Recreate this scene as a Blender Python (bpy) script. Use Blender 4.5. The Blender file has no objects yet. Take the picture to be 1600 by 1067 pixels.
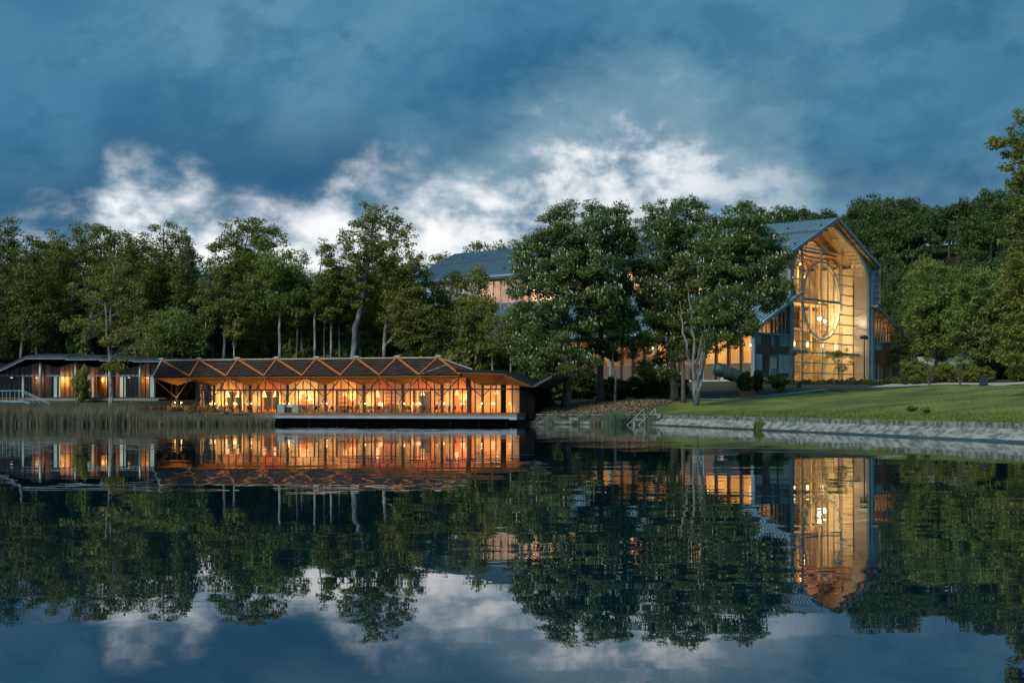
import bpy, math, random
import numpy as np
from mathutils import Vector, Matrix

sc = bpy.context.scene
col = sc.collection
R = math.radians
# ------------------------------------------------------------------ camera
F, HOR, CAMZ = 2190.0, 633.0, 2.41          # focal length in photo pixels, horizon row, eye height over the water
cam = bpy.data.objects.new('camera', bpy.data.cameras.new('camera'))
col.objects.link(cam)
cam.location = (0, 0, CAMZ)
cam.rotation_euler = (R(90), 0, 0)
cam.data.sensor_width = 36.0
cam.data.lens = F / 1600 * 36
cam.data.shift_y = (HOR - 533.5) / 1600
cam.data.clip_start = 0.5
cam.data.clip_end = 5000
sc.camera = cam
# ------------------------------------------------------------------ render settings
sc.view_settings.view_transform = 'Standard'
sc.view_settings.look = 'None'
sc.view_settings.exposure = 0.28
sc.view_settings.gamma = 1.0
sc.view_settings.use_curve_mapping = False
cy = sc.cycles
cy.use_denoising = True
cy.max_bounces = 6
cy.diffuse_bounces = 3
cy.glossy_bounces = 3
cy.transmission_bounces = 3
cy.transparent_max_bounces = 12
cy.caustics_reflective = False
cy.caustics_refractive = False
cy.sample_clamp_indirect = 4.0
cy.use_light_tree = True
# ------------------------------------------------------------------ sky: dusk overcast with a bright rift low in the north-west
world = bpy.data.worlds.new('World')
sc.world = world
world.use_nodes = True
wt = world.node_tree
for n in list(wt.nodes): wt.nodes.remove(n)

class NT:
    """tiny helper to chain shader nodes"""
    def __init__(s, tree): s.t = tree
    def n(s, typ, **kw):
        nd = s.t.nodes.new(typ)
        for k, v in kw.items(): setattr(nd, k, v)
        return nd
    def put(s, sock, v):
        if hasattr(v, 'is_output') or isinstance(v, bpy.types.NodeSocket): s.t.links.new(v, sock)
        elif v is not None: sock.default_value = v
    def m(s, op, a, b=None, c=None, clamp=False):
        nd = s.n('ShaderNodeMath', operation=op, use_clamp=clamp)
        s.put(nd.inputs[0], a); s.put(nd.inputs[1], b); s.put(nd.inputs[2], c)
        return nd.outputs[0]
    def xyz(s, x, y, z):
        nd = s.n('ShaderNodeCombineXYZ')
        for i, v in enumerate((x, y, z)): s.put(nd.inputs[i], v)
        return nd.outputs[0]
    def noise(s, vec, scale, detail=4, rough=.5, dist=0, out='Fac'):
        nd = s.n('ShaderNodeTexNoise')
        if vec is not None: s.put(nd.inputs['Vector'], vec)
        s.put(nd.inputs['Scale'], scale); s.put(nd.inputs['Detail'], detail)
        s.put(nd.inputs['Roughness'], rough); s.put(nd.inputs['Distortion'], dist)
        return nd.outputs[out]
    def sstep(s, v, a, b, o0=0., o1=1.):
        nd = s.n('ShaderNodeMapRange', interpolation_type='SMOOTHSTEP')
        s.put(nd.inputs[0], v); s.put(nd.inputs[1], a); s.put(nd.inputs[2], b); s.put(nd.inputs[3], o0); s.put(nd.inputs[4], o1)
        return nd.outputs[0]
    def mix(s, f, a, b, mode='MIX'):
        nd = s.n('ShaderNodeMix', data_type='RGBA', blend_type=mode)
        s.put(nd.inputs[0], f); s.put(nd.inputs[6], rgba(a)); s.put(nd.inputs[7], rgba(b))
        return nd.outputs[2]
def rgba(c):
    if isinstance(c, (tuple, list)) and len(c) == 3: return (c[0], c[1], c[2], 1)
    return c

SUN_EL, SUN_AZ = R(38), R(-140)              # soft light from behind the left shoulder
w = NT(wt)
tc = w.n('ShaderNodeTexCoord')
sep = w.n('ShaderNodeSeparateXYZ'); wt.links.new(tc.outputs['Generated'], sep.inputs[0])
az = w.m('ARCTAN2', sep.outputs[0], sep.outputs[1])
el = w.m('ABSOLUTE', w.m('ARCSINE', sep.outputs[2]))
vec = w.xyz(az, w.m('MULTIPLY', el, 1.5), w.m('MULTIPLY', sep.outputs[1], .3))
wx = w.noise(vec, 5.0, 3, .5, 0, 'Color')                 # gentle warp so that cloud edges roll instead of speckle
vw = w.n('ShaderNodeVectorMath', operation='MULTIPLY_ADD')
w.put(vw.inputs[0], wx); vw.inputs[1].default_value = (.075, .06, .0); w.put(vw.inputs[2], vec)
vec2 = vw.outputs[0]
n_big = w.noise(vec2, 3.6, 3, .5)
n_mid = w.noise(vec2, 9.0, 5, .52)
n_fine = w.noise(vec2, 26, 8, .58)
vs = w.xyz(w.m('MULTIPLY', az, 1.0), w.m('ADD', w.m('MULTIPLY', el, 1.9), w.m('MULTIPLY', az, -.55)), 3.1)
n_str = w.noise(vs, 6.0, 8, .60)                           # slanting streaks in the rain cloud
fc = w.n('ShaderNodeFloatCurve')
cv = fc.mapping.curves[0]
rift = [(-60, 430), (0, 412), (120, 405), (165, 372), (205, 312), (270, 316), (330, 336), (400, 344), (470, 362), (520, 340), (580, 318), (650, 300), (720, 284), (775, 262),
        (815, 236), (880, 205), (960, 188), (1040, 182), (1080, 205), (1130, 240), (1180, 250), (1235, 280), (1262, 330), (1320, 385), (1480, 420), (1680, 430)]
pts = [((px - 800) / F + .5, (HOR - py) / F * 4) for px, py in rift]
cv.points[0].location = (0, .34); cv.points[1].location = (1, .34)
for p in pts: cv.points.new(*p)
fc.mapping.update()
wt.links.new(w.m('ADD', az, .5, clamp=True), fc.inputs['Value'])
edge = w.m('DIVIDE', fc.outputs[0], 4.0)
d0 = w.m('SUBTRACT', edge, el)
d1 = w.m('ADD', d0, w.m('MULTIPLY', w.m('SUBTRACT', n_mid, .5), .075))
d1 = w.m('ADD', d1, w.m('MULTIPLY', w.m('SUBTRACT', n_fine, .5), .075))
mask = w.m('MULTIPLY', w.sstep(d1, -.032, .030), w.sstep(az, .245, .13, .15, 1.0))
halo = w.sstep(w.m('ADD', d1, w.m('MULTIPLY', w.m('SUBTRACT', n_str, .5), .10)), -.085, .015)
# dark rain cloud: teal blue, lighter veils, darkest just above the rift
dark = w.mix(w.sstep(n_big, .34, .66), (.018, .104, .205), (.046, .165, .270))
dark = w.mix(w.m('MULTIPLY', w.sstep(n_str, .42, .72), .9), dark, (.100, .230, .325))
dark = w.mix(w.m('MULTIPLY', w.sstep(az, .02, .30), .40), dark, (.070, .190, .285))
deep = w.m('MULTIPLY', w.sstep(w.m('ABSOLUTE', w.m('ADD', d0, .036)), .062, .0), w.sstep(n_big, .72, .42))
dark = w.mix(w.m('MULTIPLY', deep, .85), dark, (.004, .062, .148))
dark = w.mix(w.m('MULTIPLY', w.sstep(w.m('ADD', w.m('MULTIPLY', n_mid, .5), w.m('MULTIPLY', n_fine, .5)), .52, .40), .38), dark, (.010, .080, .165))
dark = w.mix(w.m('MULTIPLY', halo, w.sstep(az, -.13, .04, .12, .80)), dark, (.150, .275, .355))
# bright rift: white billows with grey bellies
n_b = w.m('ADD', w.m('MULTIPLY', n_mid, .6), w.m('MULTIPLY', n_fine, .4))
grey_f = w.m('ADD', w.sstep(n_b, .61, .43), w.m('MULTIPLY', w.sstep(d0, .030, .075), .35), clamp=True)
grey_f = w.m('ADD', grey_f, w.m('MULTIPLY', w.sstep(az, .10, .16), .55), clamp=True)
belly = w.mix(w.sstep(n_fine, .35, .65), (.125, .220, .300), (.245, .335, .400))
lite = w.mix(grey_f, (.78, .78, .79), belly)
sky_c = w.mix(mask, dark, lite)
nish = w.n('ShaderNodeTexSky', sky_type='NISHITA', sun_disc=False)
nish.sun_elevation = SUN_EL; nish.sun_rotation = SUN_AZ; nish.air_density = 1.0; nish.dust_density = 2.0
bg1 = w.n('ShaderNodeBackground'); wt.links.new(sky_c, bg1.inputs['Color']); bg1.inputs['Strength'].default_value = 1.10
bg2 = w.n('ShaderNodeBackground'); wt.links.new(nish.outputs[0], bg2.inputs['Color']); bg2.inputs['Strength'].default_value = 0.05
mxs = w.n('ShaderNodeMixShader'); mxs.inputs[0].default_value = .04
wt.links.new(bg1.outputs[0], mxs.inputs[1]); wt.links.new(bg2.outputs[0], mxs.inputs[2])
wo = w.n('ShaderNodeOutputWorld'); wt.links.new(mxs.outputs[0], wo.inputs[0])
# ------------------------------------------------------------------ sun (veiled, very soft)
sun = bpy.data.objects.new('sun', bpy.data.lights.new('sun', 'SUN'))
col.objects.link(sun)
sun.data.energy = 2.6
sun.data.angle = R(24)
sun.data.color = (1.0, .92, .74)
sd = Vector((math.sin(SUN_AZ) * math.cos(SUN_EL), math.cos(SUN_AZ) * math.cos(SUN_EL), math.sin(SUN_EL)))
sun.rotation_euler = sd.to_track_quat('Z', 'Y').to_euler()
sun.location = (-60, -60, 80)

# ================================================================== helpers
rng = np.random.default_rng(7)
random.seed(7)
def P(px, py, D):
    return Vector(((px - 800) / F * D, D, CAMZ - (py - HOR) / F * D))

MATS = {}
def mat(name, c, rough=.7, metal=0., c2=None, scale=3., stretch=(1, 1, 1), bump=0., emit=None, estr=0., detail=4, spec=None, lo=.35, hi=.65):
    m = bpy.data.materials.new(name); m.use_nodes = True
    t = NT(m.node_tree); b = m.node_tree.nodes['Principled BSDF']
    b.inputs['Roughness'].default_value = rough; b.inputs['Metallic'].default_value = metal
    if spec is not None: b.inputs['Specular IOR Level'].default_value = spec
    b.inputs['Base Color'].default_value = rgba(c)
    if c2 is not None or bump:
        co = t.n('ShaderNodeTexCoord'); mp = t.n('ShaderNodeMapping'); mp.inputs['Scale'].default_value = stretch
        m.node_tree.links.new(co.outputs['Object'], mp.inputs[0])
        nz = t.noise(mp.outputs[0], scale, detail, .6)
        if c2 is not None:
            m.node_tree.links.new(t.mix(t.sstep(nz, lo, hi), c, c2), b.inputs['Base Color'])
        if bump:
            bp = t.n('ShaderNodeBump'); bp.inputs['Strength'].default_value = bump; bp.inputs['Distance'].default_value = .05
            m.node_tree.links.new(nz, bp.inputs['Height']); m.node_tree.links.new(bp.outputs[0], b.inputs['Normal'])
    if emit is not None:
        b.inputs['Emission Color'].default_value = rgba(emit); b.inputs['Emission Strength'].default_value = estr
    MATS[name] = m
    return m
def leaf_mat(name, ca, cb, trans=.38, big=.35):
    m = bpy.data.materials.new(name); m.use_nodes = True
    nt = m.node_tree
    for n in list(nt.nodes): nt.nodes.remove(n)
    t = NT(nt)
    g = t.n('ShaderNodeNewGeometry'); oi = t.n('ShaderNodeObjectInfo'); co = t.n('ShaderNodeTexCoord')
    f = t.m('ADD', t.m('MULTIPLY', g.outputs['Random Per Island'], .55), t.m('MULTIPLY', t.noise(co.outputs['Object'], big, 2), .75))
    f = t.m('ADD', f, t.m('MULTIPLY', oi.outputs['Random'], .22), clamp=True)
    c = t.mix(t.sstep(f, .25, 1.05), ca, cb)
    d = t.n('ShaderNodeBsdfPrincipled'); nt.links.new(c, d.inputs['Base Color']); d.inputs['Roughness'].default_value = .55
    d.inputs['Specular IOR Level'].default_value = .35
    tr = t.n('ShaderNodeBsdfTranslucent'); nt.links.new(c, tr.inputs['Color'])
    mx = t.n('ShaderNodeMixShader'); mx.inputs[0].default_value = trans
    nt.links.new(d.outputs[0], mx.inputs[1]); nt.links.new(tr.outputs[0], mx.inputs[2])
    o = t.n('ShaderNodeOutputMaterial'); nt.links.new(mx.outputs[0], o.inputs[0])
    MATS[name] = m
    return m
def glass_mat(name, tint=(.93, .96, .97), refl=1.0):
    m = bpy.data.materials.new(name); m.use_nodes = True
    nt = m.node_tree
    for n in list(nt.nodes): nt.nodes.remove(n)
    t = NT(nt)
    tr = t.n('ShaderNodeBsdfTransparent'); tr.inputs[0].default_value = rgba(tint)
    gl = t.n('ShaderNodeBsdfGlossy'); gl.inputs['Roughness'].default_value = .015
    fr = t.n('ShaderNodeFresnel'); fr.inputs[0].default_value = 1.5
    mx = t.n('ShaderNodeMixShader'); nt.links.new(t.m('MULTIPLY', fr.outputs[0], refl, clamp=True), mx.inputs[0])
    nt.links.new(tr.outputs[0], mx.inputs[1]); nt.links.new(gl.outputs[0], mx.inputs[2])
    o = t.n('ShaderNodeOutputMaterial'); nt.links.new(mx.outputs[0], o.inputs[0])
    MATS[name] = m
    return m

class MB:
    def __init__(s): s.v = []; s.f = []
    def poly(s, pts):
        b = len(s.v); s.v += [tuple(p) for p in pts]; s.f.append(tuple(range(b, b + len(pts)))); return s
    def box(s, a, b):
        x0, y0, z0 = a; x1, y1, z1 = b; k = len(s.v)
        s.v += [(x0, y0, z0), (x1, y0, z0), (x1, y1, z0), (x0, y1, z0), (x0, y0, z1), (x1, y0, z1), (x1, y1, z1), (x0, y1, z1)]
        s.f += [(k, k+3, k+2, k+1), (k+4, k+5, k+6, k+7), (k, k+1, k+5, k+4), (k+1, k+2, k+6, k+5), (k+2, k+3, k+7, k+6), (k+3, k, k+4, k+7)]
        return s
    def bar(s, p, q, w_, h_=None, up=(0, 0, 1)):
        """rectangular beam from p to q, w_ wide and h_ deep along up"""
        p = Vector(p); q = Vector(q); h_ = h_ or w_
        d = (q - p).normalized(); u = Vector(up)
        if abs(d.dot(u)) > .98: u = Vector((0, 1, 0))
        a = d.cross(u).normalized() * (w_ / 2); b = a.cross(d).normalized() * (h_ / 2); k = len(s.v)
        for e in (p, q): s.v += [tuple(e - a - b), tuple(e + a - b), tuple(e + a + b), tuple(e - a + b)]
        s.f += [(k, k+3, k+2, k+1), (k+4, k+5, k+6, k+7), (k, k+1, k+5, k+4), (k+1, k+2, k+6, k+5), (k+2, k+3, k+7, k+6), (k+3, k, k+4, k+7)]
        return s
    def tube(s, pts, rad, n=6, cap=True):
        pts = [Vector(p) for p in pts]
        if not hasattr(rad, '__len__'): rad = [rad] * len(pts)
        rings = []
        for i, p in enumerate(pts):
            d = (pts[min(i + 1, len(pts) - 1)] - pts[max(i - 1, 0)]).normalized()
            a = d.cross(Vector((0, 1, .01)) if abs(d.y) < .9 else Vector((1, 0, 0))).normalized(); b = d.cross(a)
            k = len(s.v); rings.append(k)
            for j in range(n):
                t_ = 2 * math.pi * j / n
                s.v.append(tuple(p + (a * math.cos(t_) + b * math.sin(t_)) * rad[i]))
        for i in range(len(pts) - 1):
            for j in range(n):
                j2 = (j + 1) % n
                s.f.append((rings[i] + j, rings[i] + j2, rings[i+1] + j2, rings[i+1] + j))
        if cap:
            s.f.append(tuple(reversed([rings[0] + j for j in range(n)]))); s.f.append(tuple(rings[-1] + j for j in range(n)))
        return s
    def lathe(s, prof, c=(0, 0, 0), n=10):
        """profile [(r, z)] about a vertical axis at c"""
        k = len(s.v)
        for r_, z_ in prof:
            for j in range(n):
                t_ = 2 * math.pi * j / n
                s.v.append((c[0] + r_ * math.cos(t_), c[1] + r_ * math.sin(t_), c[2] + z_))
        for i in range(len(prof) - 1):
            for j in range(n):
                j2 = (j + 1) % n
                s.f.append((k + i*n + j, k + i*n + j2, k + (i+1)*n + j2, k + (i+1)*n + j))
        return s
    def slab(s, pts, off):
        """polygon pts thickened by the vector off"""
        k = len(s.v); n = len(pts); off = Vector(off)
        s.v += [tuple(Vector(p)) for p in pts] + [tuple(Vector(p) + off) for p in pts]
        s.f.append(tuple(range(k, k + n))); s.f.append(tuple(reversed(range(k + n, k + 2*n))))
        for i in range(n):
            j = (i + 1) % n
            s.f.append((k + j, k + i, k + n + i, k + n + j))
        return s
    def mesh(s, name, m, smooth=False):
        me = bpy.data.meshes.new(name); me.from_pydata(s.v, [], s.f)
        me.materials.append(MATS[m] if isinstance(m, str) else m)
        if smooth: me.polygons.foreach_set('use_smooth', [True] * len(me.polygons))
        me.update(); return me
    def build(s, name, m, parent=None, loc=None, smooth=False):
        return link(name, s.mesh(name, m, smooth), parent, loc)
def link(name, me, parent=None, loc=None):
    o = bpy.data.objects.new(name, me); col.objects.link(o)
    if parent is not None: o.parent = parent
    if loc is not None: o.location = loc
    return o
def tag(o, label=None, cat=None, group=None, kind=None):
    if label: o['label'] = label
    if cat: o['category'] = cat
    if group: o['group'] = group
    if kind: o['kind'] = kind
    return o
def thing(name, label, cat, loc=(0, 0, 0), rz=0., group=None):
    o = bpy.data.objects.new(name, None); col.objects.link(o)
    o.empty_display_size = .3; o.location = loc; o.rotation_euler = (0, 0, rz)
    return tag(o, label, cat, group)
def plight(parent, loc, watts, color, radius=.12, name='lamp_light'):
    l = bpy.data.lights.new(name, 'POINT'); l.energy = watts; l.color = color; l.shadow_soft_size = radius
    o = link(name, l, parent, loc); o.visible_glossy = False
    return o
def clip_half(poly, a, b, c):
    """keep a*x+b*y<=c of a 2-D polygon"""
    out = []
    for i in range(len(poly)):
        p, q = poly[i], poly[(i + 1) % len(poly)]
        dp, dq = a*p[0] + b*p[1] - c, a*q[0] + b*q[1] - c
        if dp <= 0: out.append(p)
        if (dp < 0 < dq) or (dq < 0 < dp):
            t_ = dp / (dp - dq); out.append((p[0] + (q[0]-p[0])*t_, p[1] + (q[1]-p[1])*t_))
    return out
def clip_convex(poly, conv):
    """clip poly by a counter-clockwise convex polygon"""
    for i in range(len(conv)):
        p, q = conv[i], conv[(i + 1) % len(conv)]
        ex, ey = q[0] - p[0], q[1] - p[1]
        poly = clip_half(poly, ey, -ex, ey * p[0] - ex * p[1])
        if len(poly) < 3: return []
    return poly
def facet_slats(mb, tri, d, width, gap, thick):
    """cover a planar 3-D polygon with tilted slats running along d"""
    tri = [Vector(p) for p in tri]
    nrm = (tri[1] - tri[0]).cross(tri[2] - tri[0]).normalized()
    if nrm.z < 0: nrm = -nrm
    e1 = Vector(d); e1 = (e1 - nrm * e1.dot(nrm)).normalized(); e2 = nrm.cross(e1)
    p2 = [((p - tri[0]).dot(e1), (p - tri[0]).dot(e2)) for p in tri]
    lo, hi = min(p[1] for p in p2), max(p[1] for p in p2); c = lo
    while c < hi:
        q = clip_half(clip_half(p2, 0, -1, -c), 0, 1, c + width - gap)
        if len(q) >= 3:
            jj = random.uniform(0, .025)
            pts = [tri[0] + e1 * x + e2 * y + nrm * (thick * .4 + jj + .10 * (1 - (y - c) / width)) for x, y in q]
            mb.slab(pts, nrm * -thick)
        c += width
ORD = ['first', 'second', 'third', 'fourth', 'fifth', 'sixth', 'seventh', 'eighth', 'ninth', 'tenth', 'eleventh', 'twelfth']

# ================================================================== materials
mat('grass', (.052, .084, .011), .9, c2=(.135, .175, .024), scale=.14, detail=9, bump=.4, lo=.38, hi=.60)
mat('forest_floor_shade', (.020, .026, .012), .95, c2=(.045, .045, .022), scale=.5, detail=6)
mat('mulch', (.10, .07, .045), .95, c2=(.19, .145, .10), scale=5, detail=5, bump=.8)
mat('chip', (.11, .08, .05), .9, c2=(.27, .21, .15), scale=9)
mat('path_gravel', (.30, .30, .29), .9, c2=(.42, .41, .39), scale=1.5)
mat('concrete', (.085, .105, .110), .85, c2=(.275, .310, .315), scale=1.3, stretch=(.9, .7, 2.0), bump=.5, detail=10, lo=.36, hi=.62)
mat('wet_stone', (.018, .030, .032), .35, c2=(.045, .065, .06), scale=2)
mat('kerb_stone', (.045, .070, .075), .9, c2=(.22, .265, .265), scale=2.0, bump=.6, detail=8)
mat('wall_stone', (.020, .034, .026), .9, c2=(.085, .11, .09), scale=1.6, bump=.6, detail=8)
mat('moss', (.025, .05, .018), .95, c2=(.07, .11, .03), scale=3)
mat('steel_blue', (.17, .27, .36), .45, .35, c2=(.22, .33, .42), scale=.8)
mat('roof_zinc', (.15, .30, .42), .55, .15, c2=(.21, .37, .49), scale=.6, stretch=(1, 1, 1))
mat('panel_blue', (.13, .25, .34), .6, c2=(.18, .31, .40), scale=.7)
mat('panel_pale', (.26, .38, .44), .6, c2=(.32, .44, .50), scale=.7)
mat('seam_shadow_metal', (.045, .105, .165), .5, .2)  # seam colour darkened to carry the shadow beside each batten
mat('panel_dim', (.06, .09, .11), .7, c2=(.09, .125, .15), scale=.7)
mat('rust', (.13, .055, .035), .85, c2=(.19, .085, .055), scale=1.4)
mat('brick', (.085, .065, .055), .9, c2=(.15, .115, .10), scale=3, bump=.3)
mat('plinth', (.40, .42, .42), .9, c2=(.55, .57, .56), scale=1.5)
mat('alu', (.78, .75, .70), .30, .85, c2=(.86, .83, .78), scale=.5)
mat('alu_frame', (.46, .50, .50), .5, .1)
mat('cream_panel', (.62, .50, .33), .7, c2=(.72, .60, .42), scale=.35, lo=.4, hi=.6)
mat('gold_panel', (.55, .38, .19), .6, c2=(.66, .48, .26), scale=.4)
mat('timber', (.42, .125, .028), .6, c2=(.56, .19, .05), scale=1.2, stretch=(.3, 4, 4))
mat('timber_hall', (.36, .20, .085), .6, c2=(.50, .29, .13), scale=1.2, stretch=(.3, 4, 4))
mat('brown_panel', (.20, .12, .06), .7, c2=(.30, .19, .10), scale=.4)
mat('timber_dark', (.14, .075, .04), .75, c2=(.24, .135, .075), scale=2.5, stretch=(.4, 5, 5))
mat('soffit', (.38, .185, .05), .6, c2=(.52, .27, .08), scale=1.6, stretch=(.25, 3, 3))
mat('shingle', (.032, .024, .022), .85, c2=(.095, .070, .062), scale=1.3, stretch=(.6, 3, 3), detail=6)
mat('roof_edge', (.34, .31, .28), .7, c2=(.46, .42, .38), scale=2)
mat('dark_steel', (.022, .024, .026), .5, .3)
mat('black_wall_and_shade', (.004, .004, .004), .95, c2=(.007, .007, .006), scale=1.2, spec=.05)  # black service wall, and painted shade under the deck and in the annex
mat('roof_dark', (.020, .036, .060), .6, .0, c2=(.03, .052, .085), scale=.8)
mat('deck_wood', (.15, .085, .045), .75, c2=(.25, .15, .08), scale=2, stretch=(.5, 6, 1))
mat('deck_beam', (.20, .33, .44), .45, .3, c2=(.26, .40, .50), scale=.8)
mat('peach_wall', (.70, .42, .22), .7, c2=(.78, .50, .28), scale=.5)
mat('white_wall', (.78, .70, .58), .7, c2=(.82, .75, .64), scale=.5)
mat('red_wall', (.50, .20, .10), .7, c2=(.58, .26, .13), scale=.6)
mat('curtain', (.80, .68, .42), .85, c2=(.62, .50, .28), scale=5, stretch=(2.2, 2.2, .04), lo=.42, hi=.58)
mat('teal_blind', (.25, .45, .46), .8, c2=(.30, .50, .50), scale=1)
mat('white_blind', (.62, .62, .55), .8)
mat('chair_dark', (.045, .045, .045), .6)
mat('chair_wood', (.22, .12, .06), .6)
mat('counter_grey', (.17, .23, .25), .6, c2=(.20, .27, .29), scale=1)
mat('counter_terracotta', (.55, .22, .11), .6, c2=(.62, .27, .14), scale=1)
mat('cloth', (.75, .66, .52), .8)
mat('lamp_shade', (.85, .72, .5), .8, emit=(1, .70, .33), estr=1.0)
mat('lamp_globe', (.9, .8, .6), .6, emit=(1, .68, .30), estr=3.6)
mat('lamp_dome', (.9, .8, .6), .6, emit=(1, .66, .30), estr=1.5)
mat('fascia_dark', (.010, .016, .024), .7, spec=.15)
mat('flood_lens', (.9, .85, .7), .5, emit=(1, .84, .55), estr=30.0)
mat('bottle', (.10, .13, .06), .3, c2=(.30, .20, .08), scale=6)
mat('bark', (.075, .068, .055), .9, c2=(.15, .14, .12), scale=2.2, stretch=(1, 1, .25), bump=.6, detail=6)
mat('bark_pale', (.06, .075, .085), .85, c2=(.155, .19, .21), scale=1.6, stretch=(1, 1, .5), bump=.4, detail=6, lo=.42, hi=.55)
mat('bark_birch', (.07, .075, .075), .85, c2=(.30, .335, .35), scale=1.8, stretch=(1, 1, .6), bump=.4, detail=6)
mat('blossom', (.74, .78, .70), .8)
mat('bin_metal', (.035, .06, .075), .55, .3)
mat('bench_red', (.16, .065, .045), .75, c2=(.21, .09, .06), scale=2)
mat('machine', (.014, .045, .055), .6, .2, c2=(.025, .065, .075), scale=1.5)
mat('house_white', (.26, .31, .35), .85)
mat('window_dark', (.02, .025, .03), .2)
mat('dark_opening', (.035, .04, .03), .35, c2=(.06, .065, .045), scale=.7)
mat('reed', (.10, .15, .12), .9)
leaf_mat('leaf_forest', (.060, .102, .022), (.205, .245, .052))
leaf_mat('leaf_dark', (.036, .070, .024), (.115, .165, .052))
leaf_mat('leaf_light', (.095, .135, .026), (.240, .270, .060))
leaf_mat('leaf_chestnut', (.045, .100, .034), (.155, .235, .078))
leaf_mat('leaf_round', (.085, .150, .030), (.215, .300, .072))
leaf_mat('leaf_hill', (.016, .042, .018), (.100, .165, .052), .38, .07)
leaf_mat('reed_blade', (.020, .038, .028), (.200, .205, .150), .2)
leaf_mat('reed_green', (.045, .095, .065), (.150, .230, .160), .25)
leaf_mat('grass_blade', (.052, .088, .016), (.150, .200, .040), .2)
leaf_mat('curtain_cloth', (.72, .56, .30), (.88, .76, .50), .55)
glass_mat('glass')
glass_mat('glass_tint', (.78, .74, .66), 1.2)
# ================================================================== water
wm = bpy.data.materials.new('lake_water'); wm.use_nodes = True
t = NT(wm.node_tree); b = wm.node_tree.nodes['Principled BSDF']
b.inputs['Base Color'].default_value = (.002, .016, .028, 1); b.inputs['Roughness'].default_value = .0
b.inputs['IOR'].default_value = 1.42
co = t.n('ShaderNodeTexCoord')
def ripples(sx, sy, scale, detail, ax, ay):
    mp = t.n('ShaderNodeMapping'); mp.inputs['Scale'].default_value = (sx, sy, 1)
    wm.node_tree.links.new(co.outputs['Object'], mp.inputs[0])
    c = t.noise(mp.outputs[0], scale, detail, .5, .4, out='Color')
    s_ = t.n('ShaderNodeSeparateColor'); wm.node_tree.links.new(c, s_.inputs[0])
    return (t.m('MULTIPLY', t.m('SUBTRACT', s_.outputs[0], .5), ax), t.m('MULTIPLY', t.m('SUBTRACT', s_.outputs[1], .5), ay))
calm = t.noise(co.outputs['Object'], .035, 3)
amp = t.sstep(calm, .40, .64, .45, 1.7)
r1 = ripples(.42, 1.5, .62, 2, .003, .018)
r2 = ripples(.45, 1.2, 2.3, 1, .003, .019)
sy = t.n('ShaderNodeSeparateXYZ'); wm.node_tree.links.new(co.outputs['Object'], sy.inputs[0])
lee = t.sstep(sy.outputs[1], 35., 120., .22, 1.0)          # the near bank shelters the water in front of it from the breeze
r2 = (t.m('MULTIPLY', r2[0], lee), t.m('MULTIPLY', r2[1], lee))
r3 = ripples(.6, 1.0, .10, 1, .003, .007)
nx = t.m('ADD', t.m('MULTIPLY', t.m('ADD', r1[0], r2[0]), amp), r3[0])
ny = t.m('ADD', t.m('MULTIPLY', t.m('ADD', r1[1], r2[1]), amp), r3[1])
nv = t.n('ShaderNodeVectorMath', operation='NORMALIZE')
wm.node_tree.links.new(t.xyz(nx, ny, 1.0), nv.inputs[0])
wm.node_tree.links.new(nv.outputs[0], b.inputs['Normal'])
MATS['lake_water'] = wm
water = MB().poly([(-700, -90, 0), (700, -90, 0), (700, 205, 0), (-700, 205, 0)]).build('lake_water', 'lake_water')
tag(water, kind='structure')

# ================================================================== terrain
def ray(px, D): return ((px - 800) / F * D, D)
SH = [ray(-1500, 118), ray(-400, 166), ray(0, 177), ray(424, 179.5), ray(436, 187), ray(798, 180.5), ray(812, 177.5), ray(1014, 171.5),
      (18.7, 170.3), (26.9, 129.3), (34.3, 89.8), (39.6, 62.3), (44.6, 36.3)]
dense = []
for a, c in zip(SH[:-1], SH[1:]):
    for k in range(60): dense.append((a[0] + (c[0]-a[0])*k/60, a[1] + (c[1]-a[1])*k/60))
dense.append(SH[-1]); dense = np.array(dense)
dt = dense[:, 0] / dense[:, 1]
HALL = Vector((50.9, 255.0, 6.6)); HROT = math.atan2(.764, .645)
HU = (math.cos(HROT), math.sin(HROT)); HV = (-HU[1], HU[0])
def smooth(x, a, c):
    q = np.clip((x - a) / (c - a), 0, 1); return q * q * (3 - 2 * q)
def ground(x, y):
    x = np.atleast_1d(np.asarray(x, float)); y = np.atleast_1d(np.asarray(y, float))
    d = np.sqrt(((x[:, None] - dense[None, :, 0])**2 + (y[:, None] - dense[None, :, 1])**2).min(1))
    px = 800 + F * x / np.maximum(y, 1)
    left = .55 + 2.0 * smooth(d, 0, 16) + .022 * d
    mid = 1.26 + .125 * np.minimum(d, 12) + .05 * np.maximum(d - 12, 0)
    right = 1.20 + 6.5 * np.tanh(.094 * d / 6.5)
    a = smooth(px, 780, 830); c = smooth(px, 985, 1060)
    z = left * (1 - a) + a * (mid * (1 - c) + right * c)
    u = (x - HALL.x) * HU[0] + (y - HALL.y) * HU[1]; v = (x - HALL.x) * HV[0] + (y - HALL.y) * HV[1]
    du = np.maximum(np.maximum(-17 - u, u - 47), 0); dv = np.maximum(np.maximum(-4 - v, v - 103), 0)
    k = smooth(np.hypot(du, dv), 30, 0)
    z = np.minimum(z, 7.5) * (1 - k) + 6.55 * k
    z += 43 * smooth(u, 52, 185) + 26 * smooth(y, 345, 470) * smooth(u, 185, 60) * smooth(v, -150, -60)
    z += .12 * np.sin(x * .35 + 1.3 * np.sin(y * .21)) * smooth(d, 1, 8) * (1 - k)
    return z
def gz(x, y): return float(ground(x, y)[0])
def shore_D(px): return float(np.interp((px - 800) / F, dt, dense[:, 1]))
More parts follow.
